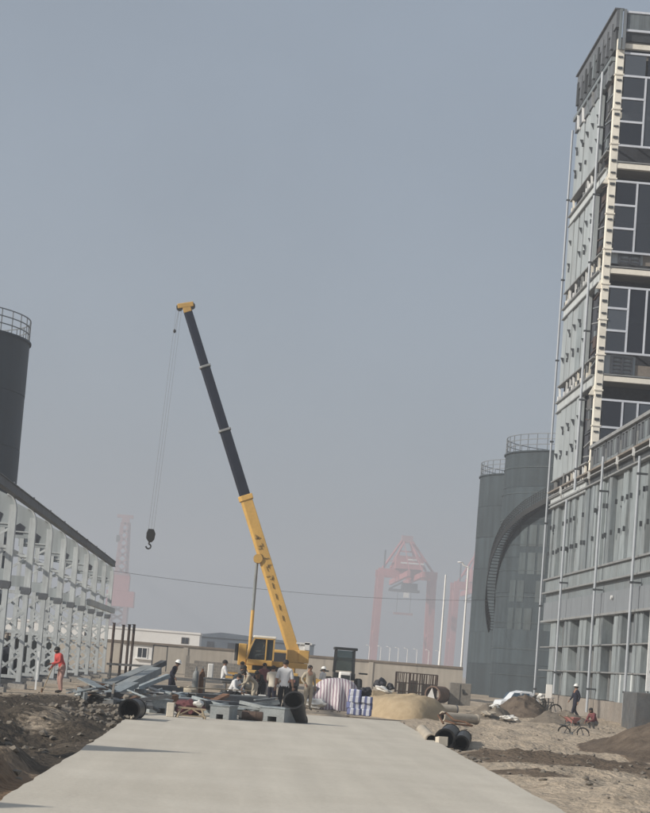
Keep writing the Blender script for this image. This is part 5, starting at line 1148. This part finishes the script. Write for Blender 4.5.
for k in range(280):
    x = rh.uniform(-4.4, 1.4); y = rh.uniform(56.5, 71); lim = .62-.09*(x+4.4); z = ground_h(x, y)+rh.uniform(.08, max(.2, lim))
    a = rh.uniform(0, math.pi); l = rh.uniform(.15, .75); tl_ = rh.uniform(-.25, .3); sm.cur = rh.randrange(6); t = rh.random()
    p = Vector((x-l*math.cos(a), y-l*math.sin(a), z-tl_*l)); q = Vector((x+l*math.cos(a), y+l*math.sin(a), z+tl_*l)); p.z = max(p.z, -.1)
    if t < .45: sm.bar(p, q, rh.uniform(.2, .5), .03)
    elif t < .75: sm.bar(p, q, rh.uniform(.06, .14), rh.uniform(.06, .2))
    elif t < .9: sm.blob((x, y, z), (rh.uniform(.2, .5), rh.uniform(.2, .5), rh.uniform(.15, .35)), k, .35, 2)
    else: sm.tube(p, q, rh.uniform(.03, .08), n=8)
o = sm.build('scrap_heap', ['plate_grey', 'plate_dark', 'zinc', 'stone', 'sack_white', 'rust']); tag(o, 'jumbled heap of steel offcuts and rubble at the end of the road', 'scrap heap', kind='stuff')
# steel brackets: boxes with a notch at the foot
def notched(label, loc, w, d, h, rz, mat='plate_grey'):
    t = thing('steel_bracket', label, 'bracket', loc, rz, 'grey steel brackets')
    MB().prism([(-w/2, 0), (-w*.16, 0), (-w*.16, h*.38), (w*.2, h*.38), (w*.2, 0), (w/2, 0), (w/2, h), (-w/2, h)], 0, d).build('box', mat, t)
    MB().box((-w/2-.02, -.02, h), (w/2+.02, d+.02, h+.03)).build('lid', 'zinc', t); return t
notched('grey notched steel bracket left of the brown drum', (-.42, 53, .0), .52, .9, .34, R_(-14)); notched('small grey notched bracket behind the left bracket', (.02, 54.2, 0), .36, .6, .26, R_(-5), 'plate_dark')
notched('wide grey notched steel bracket beside the upright black pipe', (.98, 54.4, 0), .72, 1.1, .36, R_(-22)); notched('grey notched bracket next to the pale stone block', (-2.0, 54, .0), .62, .9, .36, R_(18))
solo(MB().box((-1.77, 51.8, 0), (-1.58, 52.2, .36)), 'kerb_block', 'cloth_beige', 'pale stone block standing at the end of the slab', 'block', (-1.67, 52, 0), bevel=.015)
tl = thing('trestle', 'low pale wooden trestle in front of the maroon cloth', 'trestle', (-1.13, 52, 0), R_(8))
MB().bar((-.36,0,.26), (.36,0,.24), .05).build('top_bar', 'timber', tl)
for x in (-.28, .26):
    for y in (-.16, .16): MB().bar((x, 0, .25), (x*1.35, y, .0), .035).build('leg', 'timber', tl)
MB().bar((-.38,-.12,.06), (.38,-.12,.06), .035).bar((-.36,-.15,.05), (.0,0,.24), .03).bar((.36,-.15,.05), (0,0,.24), .03).build('brace', 'timber', tl)
solo(MB().blob((-1.28, 54.5, .2), (.62, .8, .46), 8, .35, 3), 'cloth_bundle', 'maroon_cloth', 'crumpled maroon cloth bundle behind the trestle', 'cloth', (-1.28, 54.5, 0), smooth=True)
solo(MB().blob((-1.0, 54.0, .34), (.26, .3, .18), 4, .3, 2), 'paper_sack', 'sack_white', 'small white sack on the maroon cloth', 'sack', (-1, 54, .2), smooth=True)
dr = thing('drum', 'brown drum lying on its side at the slab end', 'drum', (.46, 54, .13)); MB().lathe([(0,-.28),(.115,-.28),(.125,-.26),(.125,-.1),(.135,-.09),(.125,-.08),(.125,.08),(.135,.09),(.125,.1),(.125,.26),(.115,.28),(0,.28)], n=24).build('shell', 'brown_drum', dr, smooth=True).rotation_euler = (0, R_(90), R_(-6))
# black pipes
pipe('thick black pipe piece standing tilted behind the brackets', (1.55, 54.75, .62), (1.72, 55.6, .02), .275, .03, 'hdpe', name='black_pipe', group='black pipe pieces')
pipe('black pipe mouth full of rubble at the road edge', (-2.5, 47.6, .22), (-2.42, 49.0, .22), .245, .03, 'hdpe', name='black_pipe', group='black pipe pieces')
pipe('thin black pipe lying behind the trestle', (-.95, 55.2, .28), (.2, 57.2, .28), .13, .02, 'hdpe', name='black_pipe', group='black pipe pieces')
pipe('long dark pipe lying under the steel table', (-.6, 60.8, .14), (1.2, 63.0, .14), .14, .02, 'hdpe', name='black_pipe', group='black pipe pieces')
m = MB()
for k in range(9): m.blob((-2.64+.035*k, 47.66+.05*(k % 3), .03+.03*(k % 2)), (.10, .12, .08), k, .45, 1)
solo(m, 'broken_stones', 'pipe_pale', 'pale broken stones inside the black pipe mouth', 'stones', (-2.5, 47.6, 0), kind='stuff')
# work table with clutter
tb = thing('steel_table', 'dark steel work table among the sitting workers', 'table', (-.3, 72.6, -.1))
MB().box((-1.25, 72.2, .78), (.35, 73.0, .84)).build('table_top', 'plate_dark', tb, True)
for x in (-1.2, .25):
    for y in (72.25, 72.9): MB().bar((x, y, -.1), (x, y, .78), .06).build('leg', 'plate_dark', tb, True)
MB().bar((-1.2, 72.3, .3), (.25, 72.3, .35), .05).build('stretcher', 'plate_dark', tb, True)
solo(MB().box((-1.12, 72.3, .84), (-.92, 72.6, 1.35)), 'white_canister', 'sack_white', 'tall white canister on the steel work table', 'canister', (-1, 72.4, .84), bevel=.03)
solo(MB().box((-.2, 72.3, .2), (.25, 73.4, .95)).box((-.15, 72.28, .95), (.2, 73.3, 1.05)), 'welding_set', 'zinc', 'pale grey-green welding set beside the crouching worker', 'welder', (0, 72.8, .2), bevel=.03)
solo(MB().box((.75, 70.2, .12), (1.02, 70.6, .42)), 'tool_case', 'sack_white', 'white tool case at the feet of the man in beige', 'case', (.9, 70.4, .1), bevel=.02)
for k, (x, y, lab) in enumerate(((-1.55, 73.4, 'blue-grey gas cylinder standing left of the steel table'), (-1.32, 73.6, 'rusty gas cylinder standing closest to the steel table'))):
    gc_ = thing('gas_cylinder', lab, 'gas cylinder', (x, y, -.12)); MB().lathe([(0,0),(.11,0),(.115,.03),(.115,1.0),(.09,1.12),(.04,1.18),(.04,1.26),(0,1.26)], n=18).build('bottle', ('plate_grey', 'rust')[k], gc_, smooth=True); MB().tube((0,0,1.26), (0,0,1.34), .03, n=8).build('valve', 'chrome', gc_)
for k, (x, y, z, d, mt, lab) in enumerate(((.35, 71.2, .22, .4, 'sack_white', 'white sack slumped between the squatting and bending workers'), (1.95, 73, .05, .5, 'bag_dark', 'dark sack on the ground right of the man in beige'), (-1.7, 70.5, .3, .5, 'cloth_khaki', 'khaki sack lying on the scrap behind the gutters'), (.9, 68.5, .15, .45, 'plate_dark', 'dark sack beside the bending khaki worker'))):
    solo(MB().blob((x, y, z), (d, d*.8, d*.8), k+40, .3, 3), 'sack', mt, lab, 'sack', (x, y, z-.15), smooth=True)
rs = random.Random(77)
words = ['left of the pale stone block', 'under the long leaning channel', 'near the walking worker', 'beside the gutters', 'before the steel table', 'behind the brackets', 'by the rubble pipe', 'below the pale sheet', 'beside the maroon cloth', 'close to the man in white', 'at the foot of the columns', 'under the rusty posts']
spots = [(-2.3, 53.2), (-4.2, 60.0), (-2.4, 72), (-.6, 62.2), (-.9, 70.8), (.5, 56.2), (-2.7, 52.2), (-2.0, 63.5), (-.7, 55.6), (.9, 62), (-5.2, 67.5), (-4.9, 86)]
for (x, y), wd in zip(spots, words):
    m = MB()
    for q in range(3): a = rs.uniform(0, 3.1); l = rs.uniform(.25, .6); z = gz(x, y)+.12+.09*q; m.bar((x-l*math.cos(a), y-l*math.sin(a)*1.6, z+rs.uniform(-.05, .1)), (x+l*math.cos(a), y+l*math.sin(a)*1.6, z+rs.uniform(-.05, .25)), rs.uniform(.08, .24), rs.uniform(.03, .1))
    solo(m, 'scrap_offcuts', rs.choice(('plate_grey', 'plate_dark', 'zinc', 'rust')), 'few steel offcuts dropped crosswise ' + wd, 'offcuts', (x, y, gz(x, y)), 'steel offcuts')

# ------------------------------------------------------------------ haze
hz = MB().box((-860, -230, -1.6), (860, 2000, 100)).build('haze', 'rope'); tag(hz, 'pale grey smog filling the air over the site', 'haze', kind='stuff')
hm_ = bpy.data.materials.new('smog'); hm_.use_nodes = True; nt = hm_.node_tree; nt.nodes.clear()
ho = nt.nodes.new('ShaderNodeOutputMaterial'); pv = nt.nodes.new('ShaderNodeVolumePrincipled')
pv.inputs['Color'].default_value = (.66, .70, .765, 1); pv.inputs['Density'].default_value = .001; pv.inputs['Anisotropy'].default_value = .2
nt.links.new(pv.outputs[0], ho.inputs['Volume']); hz.data.materials.clear(); hz.data.materials.append(hm_)
